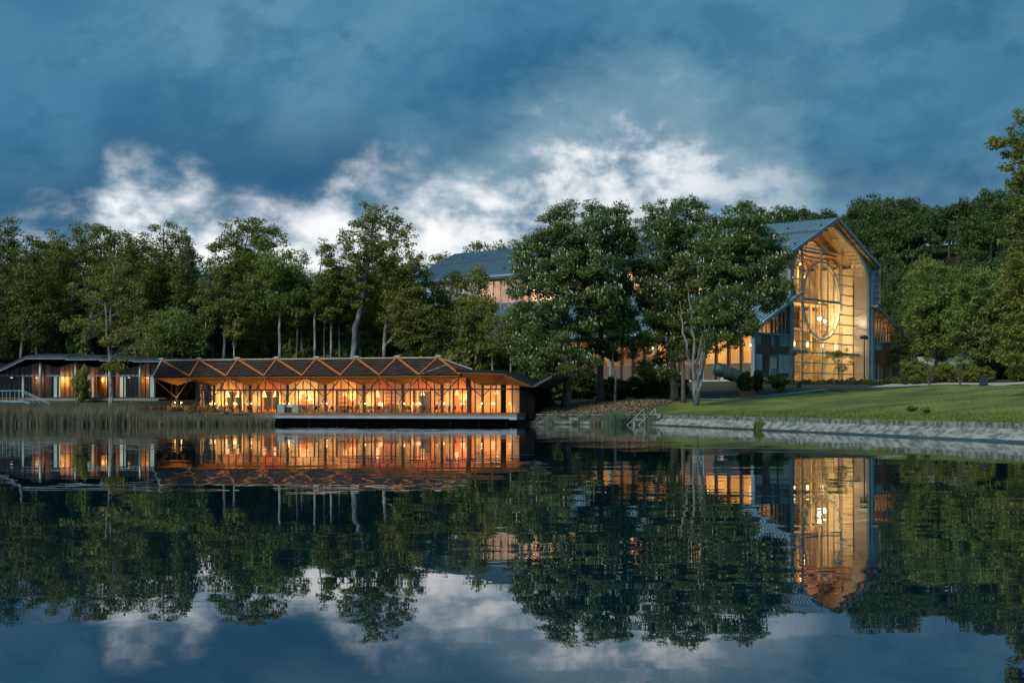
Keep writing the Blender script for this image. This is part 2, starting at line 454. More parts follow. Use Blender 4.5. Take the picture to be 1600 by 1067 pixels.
def on_ground(px, py, lo=None, hi=330):
    """first ground point under the photo pixel"""
    D = np.arange(lo or shore_D(px) + .3, hi, .5)
    x = (px - 800) / F * D
    g = ground(x, D); zr = CAMZ - (py - HOR) / F * D
    i = np.argmax(g >= zr) if (g >= zr).any() else len(D) - 1
    return Vector((x[i], D[i], g[i]))
def at_D(px, D):
    x = (px - 800) / F * D
    return Vector((x, D, gz(x, D)))

cols = np.concatenate([np.linspace(-1.04, -.42, 40), np.linspace(-.40, .40, 230), np.linspace(.42, 1.18, 45)])
offs = np.array([0, .5, 1, 1.7, 2.5, 3.5, 5, 6.5, 8, 10, 12, 14, 16.5, 19, 22, 25, 28, 32, 36, 40, 45, 50, 55, 60, 66, 72, 78, 85, 92, 100, 110, 120, 130, 142, 155,
                 168, 182, 200, 220, 240, 262, 285, 310, 340, 375, 415, 460, 520, 600, 720, 900])
V = []; FA = []; MI = []
nr = len(offs) + 1
for ti in cols:
    D0 = np.interp(ti, dt, dense[:, 1])
    Ds = D0 + offs; z = ground(ti * Ds, Ds)
    V.append((ti * D0, D0, -1.5))
    V += [(ti * D_, D_, z_) for D_, z_ in zip(Ds, z)]
for i in range(len(cols) - 1):
    pxm = 800 + F * (cols[i] + cols[i+1]) / 2
    for j in range(nr - 1):
        a = i * nr + j; FA.append((a, a + nr, a + nr + 1, a + 1))
        x_, y_ = V[a][0], V[a][1]
        u = (x_ - HALL.x) * HU[0] + (y_ - HALL.y) * HU[1]
        MI.append(0 if (pxm > 1012 and u < 50 and not (u < -9 and y_ > 192)) else 1)  # dark floor colour beside the hall stands for ivy and painted tree shade
me = bpy.data.meshes.new('ground'); me.from_pydata(V, [], FA)
me.materials.append(MATS['grass']); me.materials.append(MATS['forest_floor_shade'])
me.polygons.foreach_set('material_index', MI); me.polygons.foreach_set('use_smooth', [True] * len(FA)); me.update()
tag(link('ground', me), kind='structure')

def drape(name, poly_px, m, lift=.03, step=1.2, kind='structure', jitter=.0):
    """a sheet that follows the ground inside a polygon given as ground points"""
    pts = [(p.x, p.y) for p in poly_px]
    x0, x1 = min(p[0] for p in pts), max(p[0] for p in pts); y0, y1 = min(p[1] for p in pts), max(p[1] for p in pts)
    def inside(x, y):
        c = False
        for i in range(len(pts)):
            (xa, ya), (xb, yb) = pts[i], pts[i - 1]
            if (ya > y) != (yb > y) and x < (xb - xa) * (y - ya) / (yb - ya) + xa: c = not c
        return c
    xs = np.arange(x0, x1 + step, step); ys = np.arange(y0, y1 + step, step)
    gx, gy = np.meshgrid(xs, ys, indexing='ij')
    z = ground(gx.ravel(), gy.ravel()).reshape(gx.shape) + lift
    mb = MB(); idx = {}
    def vid(i, j):
        if (i, j) not in idx:
            idx[i, j] = len(mb.v); mb.v.append((xs[i], ys[j], z[i, j]))
        return idx[i, j]
    for i in range(len(xs) - 1):
        for j in range(len(ys) - 1):
            if inside(xs[i] + step/2, ys[j] + step/2): mb.f.append((vid(i, j), vid(i+1, j), vid(i+1, j+1), vid(i, j+1)))
    return tag(mb.build(name, m, smooth=True), kind=kind)
def ribbon(name, pts, width, m, lift=.05):
    """a path of the given width laid over the ground along ground points"""
    c = []
    for a, b_ in zip(pts[:-1], pts[1:]):
        n = max(2, int((b_ - a).length / 1.5))
        c += [a.lerp(b_, k / n) for k in range(n)]
    c.append(pts[-1]); mb = MB()
    for i, p in enumerate(c):
        d = (c[min(i+1, len(c)-1)] - c[max(i-1, 0)]); d.z = 0; s_ = Vector((-d.y, d.x, 0)).normalized() * width / 2
        for k in (-1, -.33, .33, 1):
            q = p + s_ * k; mb.v.append((q.x, q.y, gz(q.x, q.y) + lift))
    for i in range(len(c) - 1):
        for k in range(3):
            a = i * 4 + k; mb.f.append((a, a + 1, a + 5, a + 4))
    return tag(mb.build(name, m, smooth=True), kind='structure')

# forecourt and garden paths
ribbon('garden_path', [on_ground(1092, 624), on_ground(1180, 621), on_ground(1235, 615.5), on_ground(1290, 609)], 1.5, 'path_gravel')
ribbon('gravel_path', [on_ground(1378, 602.5), on_ground(1440, 601), on_ground(1500, 600), on_ground(1560, 599.5), on_ground(1660, 600)], 6.5, 'path_gravel')
# wood chip bed under the chestnuts
bed = [at_D(812, 178.6), at_D(905, 175.4), at_D(985, 172.9), at_D(1000, 174.5), at_D(1020, 179), at_D(1050, 186), at_D(1052, 190), at_D(1000, 190), at_D(930, 189), at_D(870, 187), at_D(838, 183)]
drape('wood_chip_bed', bed, 'mulch', .05, .5)
mb = MB(); bx = np.array([[p.x, p.y] for p in bed])
def in_bed(x, y):
    c = False
    for i in range(len(bed)):
        (xa, ya), (xb, yb) = bx[i], bx[i - 1]
        if (ya > y) != (yb > y) and x < (xb - xa) * (y - ya) / (yb - ya) + xa: c = not c
    return c
cand = np.column_stack([rng.uniform(bx[:, 0].min(), bx[:, 0].max(), 16000), rng.uniform(bx[:, 1].min(), bx[:, 1].max(), 16000)])
cand = np.array([p for p in cand if in_bed(*p)]); cz = ground(cand[:, 0], cand[:, 1])
for (x, y), z in zip(cand, cz):
    a = rng.uniform(0, 6.28); r_ = rng.uniform(.08, .2); tz = rng.uniform(.02, .16)
    c_, s_ = math.cos(a) * r_, math.sin(a) * r_
    mb.poly([(x - c_, y - s_, z + .07), (x + s_*.5, y - c_*.5, z + .07 + tz), (x + c_, y + s_, z + .07 + tz*.6), (x - s_*.5, y + c_*.5, z + .06)])
tag(mb.build('wood_chips', 'chip'), 'fallen leaves and wood chips covering the bank under the chestnuts', 'wood chips', kind='stuff')

# ---------------------------------------------------------------- lake edge: sloping concrete revetment with a stone kerb
rev = thing('lake_revetment', 'pale sloping concrete embankment with weathered kerb below the lawn', 'embankment')
W = [Vector((17.1, 170, 0)), Vector((25.3, 129, 0)), Vector((32.7, 89.5, 0)), Vector((38.0, 62, 0)), Vector((43, 36, 0))]
line = []
for a, b_ in zip(W[:-1], W[1:]):
    n = int((b_ - a).length / 3.0)
    line += [a.lerp(b_, k / n) for k in range(n)]
def inl(p, q):
    d = (q - p).normalized(); return Vector((-d.y, d.x, 0))
for i in range(len(line) - 1):
    p, q = line[i], line[i + 1]; nrm = inl(p, q)
    jog = nrm * random.uniform(-.015, .015); d = (q - p).normalized() * .02; dz = random.uniform(-.015, .015)
    top = Vector((0, 0, .90 + dz)); low = Vector((0, 0, -.35))
    o = MB().slab([p + d + nrm * -.45 + low + jog, q - d + nrm * -.45 + low + jog, q - d + nrm * 1.3 + top + jog, p + d + nrm * 1.3 + top + jog], nrm * .3 + Vector((0, 0, -.3))).build('slab', 'concrete', rev)
    wl = .10 + random.uniform(-.03, .03)
    MB().slab([p + d + nrm * -.40 + Vector((0, 0, -.25)), q - d + nrm * -.40 + Vector((0, 0, -.25)), q - d + nrm * (.08 + wl) + Vector((0, 0, wl)), p + d + nrm * (.08 + wl) + Vector((0, 0, wl))], (0, 0, .04)).build('algae_line', 'wet_stone', rev)
    for h in range(2):
        a, c = p.lerp(q, h / 2), p.lerp(q, (h + 1) / 2); e = (c - a).normalized() * .015
        k0 = nrm * (1.22 + random.uniform(-.02, .02)); k1 = nrm * 1.9; zt = 1.23 + random.uniform(-.035, .035)
        MB().slab([a + e + k0 + Vector((0, 0, .70)), c - e + k0 + Vector((0, 0, .70)), c - e + k1 + Vector((0, 0, .70)), a + e + k1 + Vector((0, 0, .70))], (0, 0, zt - .70)).build('kerb_stone', 'kerb_stone', rev)
# low retaining wall of rough stones between deck and revetment
rw = thing('retaining_wall', 'low mossy stone retaining wall at the water below the chestnuts', 'wall')
a0, a1 = Vector((*ray(808, 177.4), 0)), Vector((*ray(1033, 170.0), 0))
L = (a1 - a0).length; ax = (a1 - a0).normalized(); an = Vector((-ax.y, ax.x, 0))
for c in range(4):
    x = 0.; z0 = -.25 + c * .36
    while x < L:
        wd = random.uniform(.55, 1.25); wd = min(wd, L - x)
        h = .35 + random.uniform(-.02, .02); dn = random.uniform(-.10, .06) + c * .07
        p = a0 + ax * (x + .02) + an * dn; q = a0 + ax * (x + wd - .02) + an * (dn + random.uniform(-.05, .05)); zz = Vector((0, 0, z0 + random.uniform(-.02, .02)))
        MB().slab([p + zz, q + zz, q + zz + an * .5, p + zz + an * .5], (0, 0, h)).build('stone', random.choice(['wall_stone', 'wall_stone', 'kerb_stone']), rw)
        x += wd
x = 0.
while x < L:
    wd = min(random.uniform(1.6, 2.2), L - x); p = a0 + ax * (x + .01) + Vector((0, 0, 1.19)) + an * .12; q = a0 + ax * (x + wd - .01) + Vector((0, 0, 1.19)) + an * .12
    MB().slab([p, q, q + an * .7, p + an * .7], (0, 0, .13)).build('coping_stone', 'kerb_stone', rw); x += wd

# ---------------------------------------------------------------- blades: reeds, tufts, rough grass at the kerb
def blades(name, xy, z, hmin, hmax, wd, m, lean=.25, parent=None):
    n = len(xy); h = rng.uniform(hmin, hmax, n) * rng.uniform(.75, 1.1, n); a = rng.uniform(0, 2*np.pi, n); la = rng.uniform(0, 2*np.pi, n); le = h * lean * rng.random(n)
    v = np.zeros((n, 5, 3)); c, s_ = np.cos(a) * wd/2, np.sin(a) * wd/2
    base = np.column_stack([xy, z])
    mid = base + np.column_stack([np.cos(la)*le*.3, np.sin(la)*le*.3, h*.6]); tip = base + np.column_stack([np.cos(la)*le, np.sin(la)*le, h])
    o = np.column_stack([c, s_, np.zeros(n)])
    v[:, 0] = base - o; v[:, 1] = base + o; v[:, 2] = mid + o*.8; v[:, 3] = mid - o*.8; v[:, 4] = tip
    me = bpy.data.meshes.new(name); k = np.arange(n) * 5
    q = np.column_stack([k, k+1, k+2, k+3]); tr = np.column_stack([k+3, k+2, k+4])
    me.vertices.add(n*5); me.vertices.foreach_set('co', v.ravel())
    me.loops.add(n*7); me.polygons.add(n*2)
    me.loops.foreach_set('vertex_index', np.concatenate([np.column_stack([q, tr]).ravel()]))
    ls = np.column_stack([np.arange(n)*7, np.arange(n)*7 + 4]).ravel()
    me.polygons.foreach_set('loop_start', ls); me.materials.append(MATS[m]); me.update(calc_edges=True); me.validate()
    return link(name, me, parent)
n = 30000
px = rng.uniform(-120, 428, n); clump = .5 + .25 * np.sin(px * .21 + 2 * np.sin(px * .05)) + .25 * np.sin(px * .083 + 1)
D = 171.5 + 8.0 * rng.random(n) ** 1.1
kc = rng.integers(0, 420, n); cpx = rng.uniform(-125, 430, 420); cD = 171.3 + 8 * rng.random(420) ** 1.1; chh = rng.uniform(.62, 1.22, 420); mixc = rng.random(n) < .72
px = np.where(mixc, np.clip(cpx[kc] + rng.normal(0, 4.2, n), -125, 428), px); D = np.where(mixc, np.maximum(cD[kc] + rng.normal(0, .38, n), 171.0), D)
xy = np.column_stack([(px - 800) / F * D, D])
hh = np.where(px < 215, 2.5, 1.5) * (.70 + .50 * clump) * np.interp(px, [200, 240, 400, 428], [1, 1, 1, .85]) * np.where(mixc, chh[kc], .8)
sel = px < 222
o = blades('reed_bed', xy[sel], np.full(sel.sum(), -.1), .55 * hh[sel], 1.15 * hh[sel], .05, 'reed_blade', .55); tag(o, 'tall grey-green reed bed along the lake below the dark annex', 'reeds', kind='stuff')
o = blades('reed_bed', xy[~sel], np.full((~sel).sum(), -.1), .5 * hh[~sel], 1.15 * hh[~sel], .05, 'reed_blade', .5); tag(o, 'shorter green reed bed at the left end of the lit deck', 'reeds', kind='stuff')
def tuft(name, c, rad, n, h0, h1, label, m='reed_blade', wd=.05, cat='reeds', lean=.5):
    a = rng.uniform(0, 2*np.pi, n); r_ = rad * np.sqrt(rng.random(n)); xy = np.column_stack([c.x + r_*np.cos(a), c.y + r_*np.sin(a)])
    return tag(blades(name, xy, np.full(n, c.z - .1), h0, h1, wd, m, lean), label, cat)
tuft('reed_clump', Vector((*ray(962, 171.2), 0)), 1.5, 900, 1.2, 2.2, 'bright green reed clump in front of the stone retaining wall', 'reed_green', .06)
tuft('reed_clump', Vector((*ray(930, 172.0), 0)), .7, 160, .7, 1.3, 'small thin reed clump left of the bright reed clump')
tuft('water_plant', Vector((*ray(1186, 136.6), .1)), .55, 160, .6, 1.3, 'leafy weed growing on the concrete embankment', 'grass_blade', .07, 'weed', .9)
n = 15000
k = rng.integers(0, len(dense) - 1, n); k = np.where(dense[k, 1] > 171, rng.integers(480, 660, n), k)
k = rng.integers(490, 660, n); base = dense[k]; off = rng.random(n)**1.7 * 7 + .35
xy = np.column_stack([base[:, 0] + off * .98 + rng.uniform(-.7, .7, n) * .2, base[:, 1] + off * .19 + rng.uniform(-.9, .9, n)])
n2 = 16000; kk = rng.integers(490, 660, n2); b2 = dense[kk]; o2 = rng.uniform(2, 48, n2); cl = np.sin(b2[:, 1] * .7 + o2 * .9) + np.sin(o2 * .37 + b2[:, 1] * .21); keep = cl > rng.uniform(-1.6, 1.2, n2)
xy2 = np.column_stack([b2[:, 0] + o2 * .98, b2[:, 1] + o2 * .19 + rng.uniform(-.9, .9, n2)])[keep]
tag(blades('lawn_tufts', xy2, ground(xy2[:, 0], xy2[:, 1]), .05, .15, .07, 'grass_blade', .9), 'short uneven tufts scattered over the mown lawn', 'grass', kind='stuff')
tag(blades('rough_grass', xy, ground(xy[:, 0], xy[:, 1]), .08, .26, .05, 'grass_blade', .7), 'rough uncut grass fringe along the top of the kerb', 'grass', kind='stuff')
# ================================================================== lakeside pavilion
WARM = (1.0, .52, .18); GOLD = (1.0, .68, .32); PGOLD = (1.0, .53, .17)
PO = Vector((-43.2, 187.8, 0)); PR = math.atan2(-.28, .96)
def lx(px, y):
    """x along the pavilion of the photo column px at depth y behind the eaves"""
    t_ = (px - 800) / F; return (t_ * (PO.y + .96 * y) - PO.x - .28 * y) / (.96 + .28 * t_)
def lz(py, x, y):
    D = PO.y - .28 * x + .96 * y; return CAMZ + (HOR - py) / F * D
def pw(x, y, z):
    return Vector((PO.x + .96 * x + .28 * y, PO.y - .28 * x + .96 * y, z))
YF, YR = 2.0, 4.5                           # glazed front and ridge, measured back from the eaves
ZD, ZE, ZR = 1.42, 6.20, 8.52
EN = {k: Vector((lx(p, 0), 0, ZE)) for k, p in zip(range(-1, 8), (239.4, 296.6, 353.8, 412.8, 472.5, 532.6, 593, 655, 718.3))}
RN = {k: Vector((lx(p, YR), YR, ZR)) for k, p in zip(range(-1, 7), (253, 311.6, 371.6, 432.5, 495, 557, 621, 685))}
CN = {k: lx(p, YF) for k, p in zip(range(-1, 8), (277, 335, 391.6, 450, 509, 569, 629.6, 691, 754.5))}
CPX = dict(zip(range(-1, 8), (277, 335, 391.6, 450, 509, 569, 629.6, 691, 754.5)))
def bx(j, f, y):
    """x of the spot that is seen at fraction f of bay j, at depth y"""
    return lx(CPX[j] + (CPX[j+1] - CPX[j]) * f, y)
ZLOW, ZPK, ZTR = 5.10, 5.96, 4.44
pav = thing('lakeside_pavilion', 'glowing timber pavilion with zigzag folded roof above the lake', 'pavilion', PO, PR)
ridge_off = Vector((0, 6.5, -2.6))
for k in range(-1, 7):
    mb = MB(); facet_slats(mb, [EN[k], EN[k+1], RN[k]], (1, .0, 0) if False else (RN[k] - EN[k]).lerp(EN[k+1] - EN[k], .72), .52, .16, .06)
    tag(mb.build('prow_shingles', 'shingle', pav), kind='stuff')
    dn = Vector((0, .02, -.10))
    MB().slab([EN[k] + dn, EN[k+1] + dn, RN[k] + dn], (0, .03, -.10)).build('roof_panel', 'black_wall_and_shade', pav)
    if k < 6:
        mb = MB(); facet_slats(mb, [RN[k] + Vector((0, 0, -.06)), RN[k+1] + Vector((0, 0, -.06)), EN[k+1] + Vector((0, 0, -.06))], (1, 0, 0), .52, .16, .06)
        tag(mb.build('roof_shingles', 'shingle', pav), kind='stuff')
        MB().slab([RN[k] + dn*1.8, RN[k+1] + dn*1.8, EN[k+1] + dn*1.8], (0, .03, -.10)).build('roof_panel', 'black_wall_and_shade', pav)
        MB().slab([RN[k], RN[k+1], RN[k+1] + ridge_off, RN[k] + ridge_off], (0, 0, -.15)).build('rear_roof_panel', 'shingle', pav)
        MB().bar(RN[k] + Vector((.02, 0, .12)), RN[k+1] + Vector((-.02, 0, .12)), .22, .14).build('ridge_board', 'roof_edge', pav)
    up = Vector((0, -.06, .13))
    MB().bar(EN[k] + up, RN[k] + up, .17, .16).build('edge_beam', 'roof_edge' if k == -1 else 'timber', pav)
    MB().bar(EN[k+1] + up, RN[k] + up, .19, .16).build('edge_beam', 'timber', pav)
    c = RN[k]
    MB().slab([c + Vector((-.42, -.25, .2)), c + Vector((.42, -.25, .2)), c + Vector((.42, .25, .2)), c + Vector((-.42, .25, .2))], (0, 0, .14)).slab(
        [c + Vector((-.3, -.18, .34)), c + Vector((.3, -.18, .34)), c + Vector((.3, .18, .34)), c + Vector((-.3, .18, .34))], (0, 0, .08)).build('ridge_cap', 'panel_pale', pav)
# hip at the right end
HP = Vector((lx(738, 3.6), 3.6, 6.95)); k6 = RN[6]
mb = MB(); facet_slats(mb, [k6 + Vector((0, 0, -.06)), HP, EN[7] + Vector((0, 0, -.06))], (1, -.25, -.6), .52, .16, .06); tag(mb.build('hip_shingles', 'shingle', pav), kind='stuff')
MB().slab([k6 + Vector((0, 0, -.2)), HP + Vector((0, 0, -.14)), EN[7] + Vector((0, 0, -.2))], (0, .03, -.1)).build('roof_panel', 'timber_dark', pav)
MB().bar(k6 + Vector((0, 0, .1)), HP + Vector((0, 0, .08)), .16, .14).build('hip_board', 'roof_edge', pav)
MB().slab([k6, HP, HP + Vector((0, 5.5, -1.2)), k6 + ridge_off], (0, 0, -.15)).build('rear_roof_panel', 'shingle', pav)
MB().bar(EN[6].lerp(EN[7], .06) + Vector((0, .3, .25)), RN[6].lerp(EN[7], .42) + Vector((0, 0, .12)), .10, .08).build('snow_bar', 'roof_edge', pav)
# soffits: folded timber lining under the eaves
def low(k): return Vector((CN[k], YF, ZLOW))
def peak(k): return Vector((EN[k].x, YF, ZPK))
so = Vector((0, 0, -.13))
for k in range(-1, 7):
    MB().slab([EN[k] + so, low(k), EN[k+1] + so], (0, 0, .05)).build('soffit_panel', 'soffit', pav)
    if k >= 0:
        MB().slab([EN[k] + so*1.15, low(k-1) + Vector((0, 0, .004)), peak(k)], (0, 0, .05)).build('soffit_panel', 'soffit', pav)
        MB().slab([EN[k] + so*1.15, peak(k), low(k) + Vector((0, 0, .004))], (0, 0, .05)).build('soffit_panel', 'soffit', pav)
        MB().bar(EN[k] + so*1.6, low(k) + Vector((0, -.1, -.06)), .08, .10).build('soffit_rib', 'timber', pav)
MB().slab([EN[7] + so*1.15, low(6) + Vector((0, 0, .004)), peak(7)], (0, 0, .05)).build('soffit_panel', 'soffit', pav)
# steel columns with spread struts
for k in range(-1, 8):
    c = Vector((CN[k], YF - .10, 0))
    MB().box((c.x - .14, c.y - .13, ZD), (c.x + .14, c.y + .13, ZLOW)).build('column', 'dark_steel', pav)
    if k < 7:
        for e in (EN[k], EN[k+1]):
            MB().bar(Vector((c.x, c.y - .2, 3.45)), e + Vector((0, .12, -.22)), .09).build('strut', 'timber_dark' if k < 0 else 'dark_steel', pav)
        MB().bar(Vector((c.x, c.y - .2, 3.45)), Vector((c.x - .55, c.y - .9, 2.1)), .08).build('strut', 'dark_steel', pav)
    else:
        MB().bar(Vector((c.x, c.y - .2, 3.45)), EN[7] + Vector((0, .12, -.22)), .09).build('strut', 'dark_steel', pav)
        MB().bar(Vector((c.x, c.y - .2, 3.45)), Vector((lx(785, .3), .3, 6.1)), .09).build('strut', 'dark_steel', pav)
XL, XRt = EN[0].x, lx(812, YF)
MB().box((XL - .16, YF - .14, ZD), (XL + .16, YF + .14, 5.85)).build('corner_post', 'dark_steel', pav)
xb = lx(733.7, YF); MB().box((xb - .22, YF - .42, ZD), (xb + .22, YF - .14, 5.75)).build('column', 'dark_steel', pav)
MB().box((XL, YF - .06, ZTR - .10), (XRt, YF + .08, ZTR + .10)).build('transom_beam', 'dark_steel', pav)
MB().box((XL, YF - .05, ZD), (XRt, YF + .05, ZD + .06)).build('sill', 'dark_steel', pav)
def ztop(x):
    """underside of the zigzag above the glazed front"""
    ks = sorted([(EN[k].x, ZPK) for k in range(0, 8)] + [(CN[k], ZLOW) for k in range(0, 8)])
    return float(np.interp(x, [q[0] for q in ks], [q[1] for q in ks])) - .03
xs = [XL] + [CN[k] for k in range(0, 8)]
for i in range(len(xs) - 1):
    n = 3 if i == 0 else 5
    for j in range(n):
        a, c = xs[i] + (xs[i+1] - xs[i]) * j / n, xs[i] + (xs[i+1] - xs[i]) * (j + 1) / n
        cut = [EN[k].x for k in range(8) if a + .05 < EN[k].x < c - .05]
        tops = [(c - .04, YF, ztop(c))] + [(q, YF, ztop(q)) for q in cut] + [(a + .04, YF, ztop(a))]
        MB().poly([(a + .04, YF, ZTR + .1), (c - .04, YF, ZTR + .1)] + tops).build('upper_pane', 'glass', pav)
        if j: MB().box((a - .045, YF - .05, ZTR + .1), (a + .045, YF + .05, ztop(a) + .04)).build('mullion', 'dark_steel', pav)
    if i: cuts = [0, .19, .29, .5, .71, .81, 1]
    else: cuts = [0, .30, .72, 1]
    for q0, q1 in zip(cuts[:-1], cuts[1:]):
        a, c = xs[i] + (xs[i+1] - xs[i]) * q0, xs[i] + (xs[i+1] - xs[i]) * q1
        MB().poly([(a + .04, YF, ZD + .06), (c - .04, YF, ZD + .06), (c - .04, YF, ZTR - .1), (a + .04, YF, ZTR - .1)]).build('door_pane', 'glass', pav)
        if q0 > 0: MB().box((a - .06 - (.05 if q0 in (.29, .71) else 0), YF - .06, ZD + .06), (a + .06, YF + .06, ZTR - .1)).build('door_post', 'dark_steel', pav)
    for s_ in (0, 1):
        a = xs[i] + .12 if s_ == 0 else xs[i+1] - .12 - (xs[i+1] - xs[i]) * .20
        wd = (xs[i+1] - xs[i]) * .20
        if i == 0 and s_ == 0: a, wd = xs[0] + .2, .45
        mb = MB(); n = 22
        for q in range(n + 1):
            x = a + wd * q / n; y = YF + .45 + .10 * math.sin(q * 1.9); mb.v += [(x, y, ZD + .05), (x, y, 5.25)]
        for q in range(n): mb.f.append((2*q, 2*q + 2, 2*q + 3, 2*q + 1))
        mb.build('curtain', 'curtain_cloth', pav, smooth=True)
# rooms behind the glass
ZC = 5.95; YB = 7.2
MB().box((XL, YF + .1, ZD - .2), (XRt, YB + 2, ZD + .012)).build('inner_floor', 'deck_wood', pav)
MB().slab([(XL, YF + .15, ZC + .12), (CN[7], YF + .15, ZC + .12), (CN[7], YB, ZC + .7), (XL, YB, ZC + .7)], (0, 0, .08)).build('ceiling', 'peach_wall', pav)
wallmat = ['peach_wall', 'peach_wall', 'counter_terracotta', 'white_wall', 'peach_wall', 'red_wall', 'red_wall', 'red_wall', 'peach_wall']
ends = [XL] + [lx(CPX[k], YB) for k in range(0, 8)] + [XRt]
for i in range(len(ends) - 1):
    MB().box((ends[i] + .01, YB, ZD), (ends[i+1] - .01, YB + .15, ZC + .6 if i < 8 else 5.25)).build('rear_wall', wallmat[i], pav)
    if i in (2, 3, 5, 6, 7): MB().box((ends[i] - .5, YB - 1.6, ZD), (ends[i] - .34, YB - .01, ZC + .3)).build('partition', 'white_wall' if i in (3,) else 'peach_wall', pav)
MB().slab([(CN[7] + .01, YF + .15, 5.1), (XRt, YF + .15, 5.1), (XRt, YB, 5.3), (CN[7] + .01, YB, 5.3)], (0, 0, .08)).build('ceiling', 'peach_wall', pav)
def feature(j, f0, f1, z0, z1, m, name, y=YB - .03):
    return MB().box((bx(j, f0, y), y - .04, z0), (bx(j, f1, y), y + .02, z1)).build(name, m, pav)
for j in (0, 1):
    feature(j, .36, .80, 1.9, 4.25, 'dark_opening', 'rear_window')
    feature(j, .57, .59, 1.9, 4.25, 'timber', 'window_bar', YB - .09); feature(j, .34, .36, 1.8, 4.3, 'counter_terracotta', 'window_jamb', YB - .09); feature(j, .80, .82, 1.8, 4.3, 'counter_terracotta', 'window_jamb', YB - .09)
feature(2, .34, .62, 1.8, 3.9, 'counter_terracotta', 'wall_panel'); feature(3, .62, .80, 1.43, 3.4, 'counter_terracotta', 'wall_panel')
feature(5, .42, .68, 1.43, 4.2, 'dark_opening', 'rear_window'); feature(4, .22, .46, 1.43, 4.3, 'red_wall', 'wall_panel')
# right end: glazed corner under the low butterfly roof, black service wall
xs2 = [CN[7], lx(766.5, YF), lx(775, YF), lx(783, YF), lx(790.5, YF), lx(801, YF), XRt]
for i, (a, c) in enumerate(zip(xs2[:-1], xs2[1:])):
    if i == 3: MB().box((a, YF - .05, ZD), (c, YF + .12, 4.95)).build('solid_panel', 'black_wall_and_shade', pav); continue
    MB().poly([(a + .05, YF, ZD + .06), (c - .05, YF, ZD + .06), (c - .05, YF, ZTR - .1), (a + .05, YF, ZTR - .1)]).build('door_pane', 'glass', pav)
    MB().poly([(a + .05, YF, ZTR + .1), (c - .05, YF, ZTR + .1), (c - .05, YF, 4.95), (a + .05, YF, 4.95)]).build('upper_pane', 'glass', pav)
    MB().box((c - .06, YF - .06, ZD + .06), (c + .06, YF + .06, 4.95)).build('door_post', 'dark_steel', pav)
mb = MB(); a = lx(796, YF); wd = XRt - a - .1
for q in range(23): mb.v += [(a + wd*q/22, YF + .45 + .1*math.sin(q*1.9), ZD + .05), (a + wd*q/22, YF + .45 + .1*math.sin(q*1.9), 4.9)]
for q in range(22): mb.f.append((2*q, 2*q + 2, 2*q + 3, 2*q + 1))
mb.build('curtain', 'curtain_cloth', pav, smooth=True)
xw = lx(836, YF)
MB().box((XRt + .02, YF - .1, .6), (xw, 10, 5.2)).build('service_wall', 'black_wall_and_shade', pav)
fr = [(lx(px, 0), z) for px, z in ((712, 6.98), (785, 6.78), (834, 4.95), (862, 6.15))]
for i in range(3):
    (xa, za), (xc, zc) = fr[i], fr[i+1]; g = .02
    MB().slab([(xa, 0 + .01 * i, za), (xc, 0 + .01 * i, zc), (xc, 9, zc + (-.3, -.1, .2)[i]), (xa, 9, za + (-.3, -.3, -.1)[i])], (0, 0, -.34)).build('low_roof_panel', 'fascia_dark' if i < 2 else 'roof_dark', pav)
MB().slab([(fr[0][0], .06, 6.5), (fr[1][0], .06, 6.30), (lx(790, YF), YF, 5.0), (CN[7] - .6, YF, 5.05)], (0, 0, .04)).build('soffit_panel', 'soffit', pav)
MB().slab([(fr[1][0], .06, 6.30), (fr[2][0] - .2, .06, 4.62), (XRt + .1, YF, 4.97), (lx(790, YF), YF, 5.0)], (0, 0, .04)).build('soffit_panel', 'soffit', pav)
MB().box((CN[7] + .05, YF - .05, 4.95), (XRt, YF + .1, 5.12)).build('transom_beam', 'dark_steel', pav)
# open bay on the left: low wall and posts
MB().box((lx(284, 4.5), 4.4, 1.0), (XL - .3, 4.6, 2.9)).build('garden_wall', 'wall_stone', pav)

# ---------------------------------------------------------------- deck over the water
deck = thing('lake_deck', 'timber deck on a pale blue steel beam over the water', 'deck', PO, PR)
XD0, XD1 = lx(222, -2.4), lx(797, -2.4)
for i in range(15):
    y0 = -2.55 + i * .30
    MB().box((XD0 if i > 2 else lx(395, -2.4), y0 + .006, ZD - .10), (XD1, y0 + .294, ZD + random.uniform(-.006, .006))).build('deck_plank', 'deck_wood', deck)
MB().box((lx(395, -2.4), -2.62, ZD - .34), (XD1, -2.52, ZD - .12)).build('edge_board', 'deck_wood', deck)
MB().box((lx(385, -2.4), -2.72, .74), (XD1 + .02, -2.50, 1.06)).build('edge_beam', 'deck_beam', deck)
MB().box((XD1 + .03, -2.9, .62), (lx(809, -2.4), 1.0, 1.04)).build('end_block', 'deck_beam', deck)
MB().box((XD1 + .03, -2.7, 1.05), (XRt + 1, 1.9, ZD - .01)).build('end_step', 'deck_wood', deck)
MB().box((lx(395, -2.4), -1.8, -.6), (XD1, -1.5, .9)).build('under_deck_shade', 'black_wall_and_shade', deck)  # black box standing in for the shade under the deck
for i in range(9):
    x = lx(440 + i * 44, -2.3); MB().tube([(x, -2.25, -1), (x, -2.25, .74)], .14, 8).build('pile', 'black_wall_and_shade', deck)

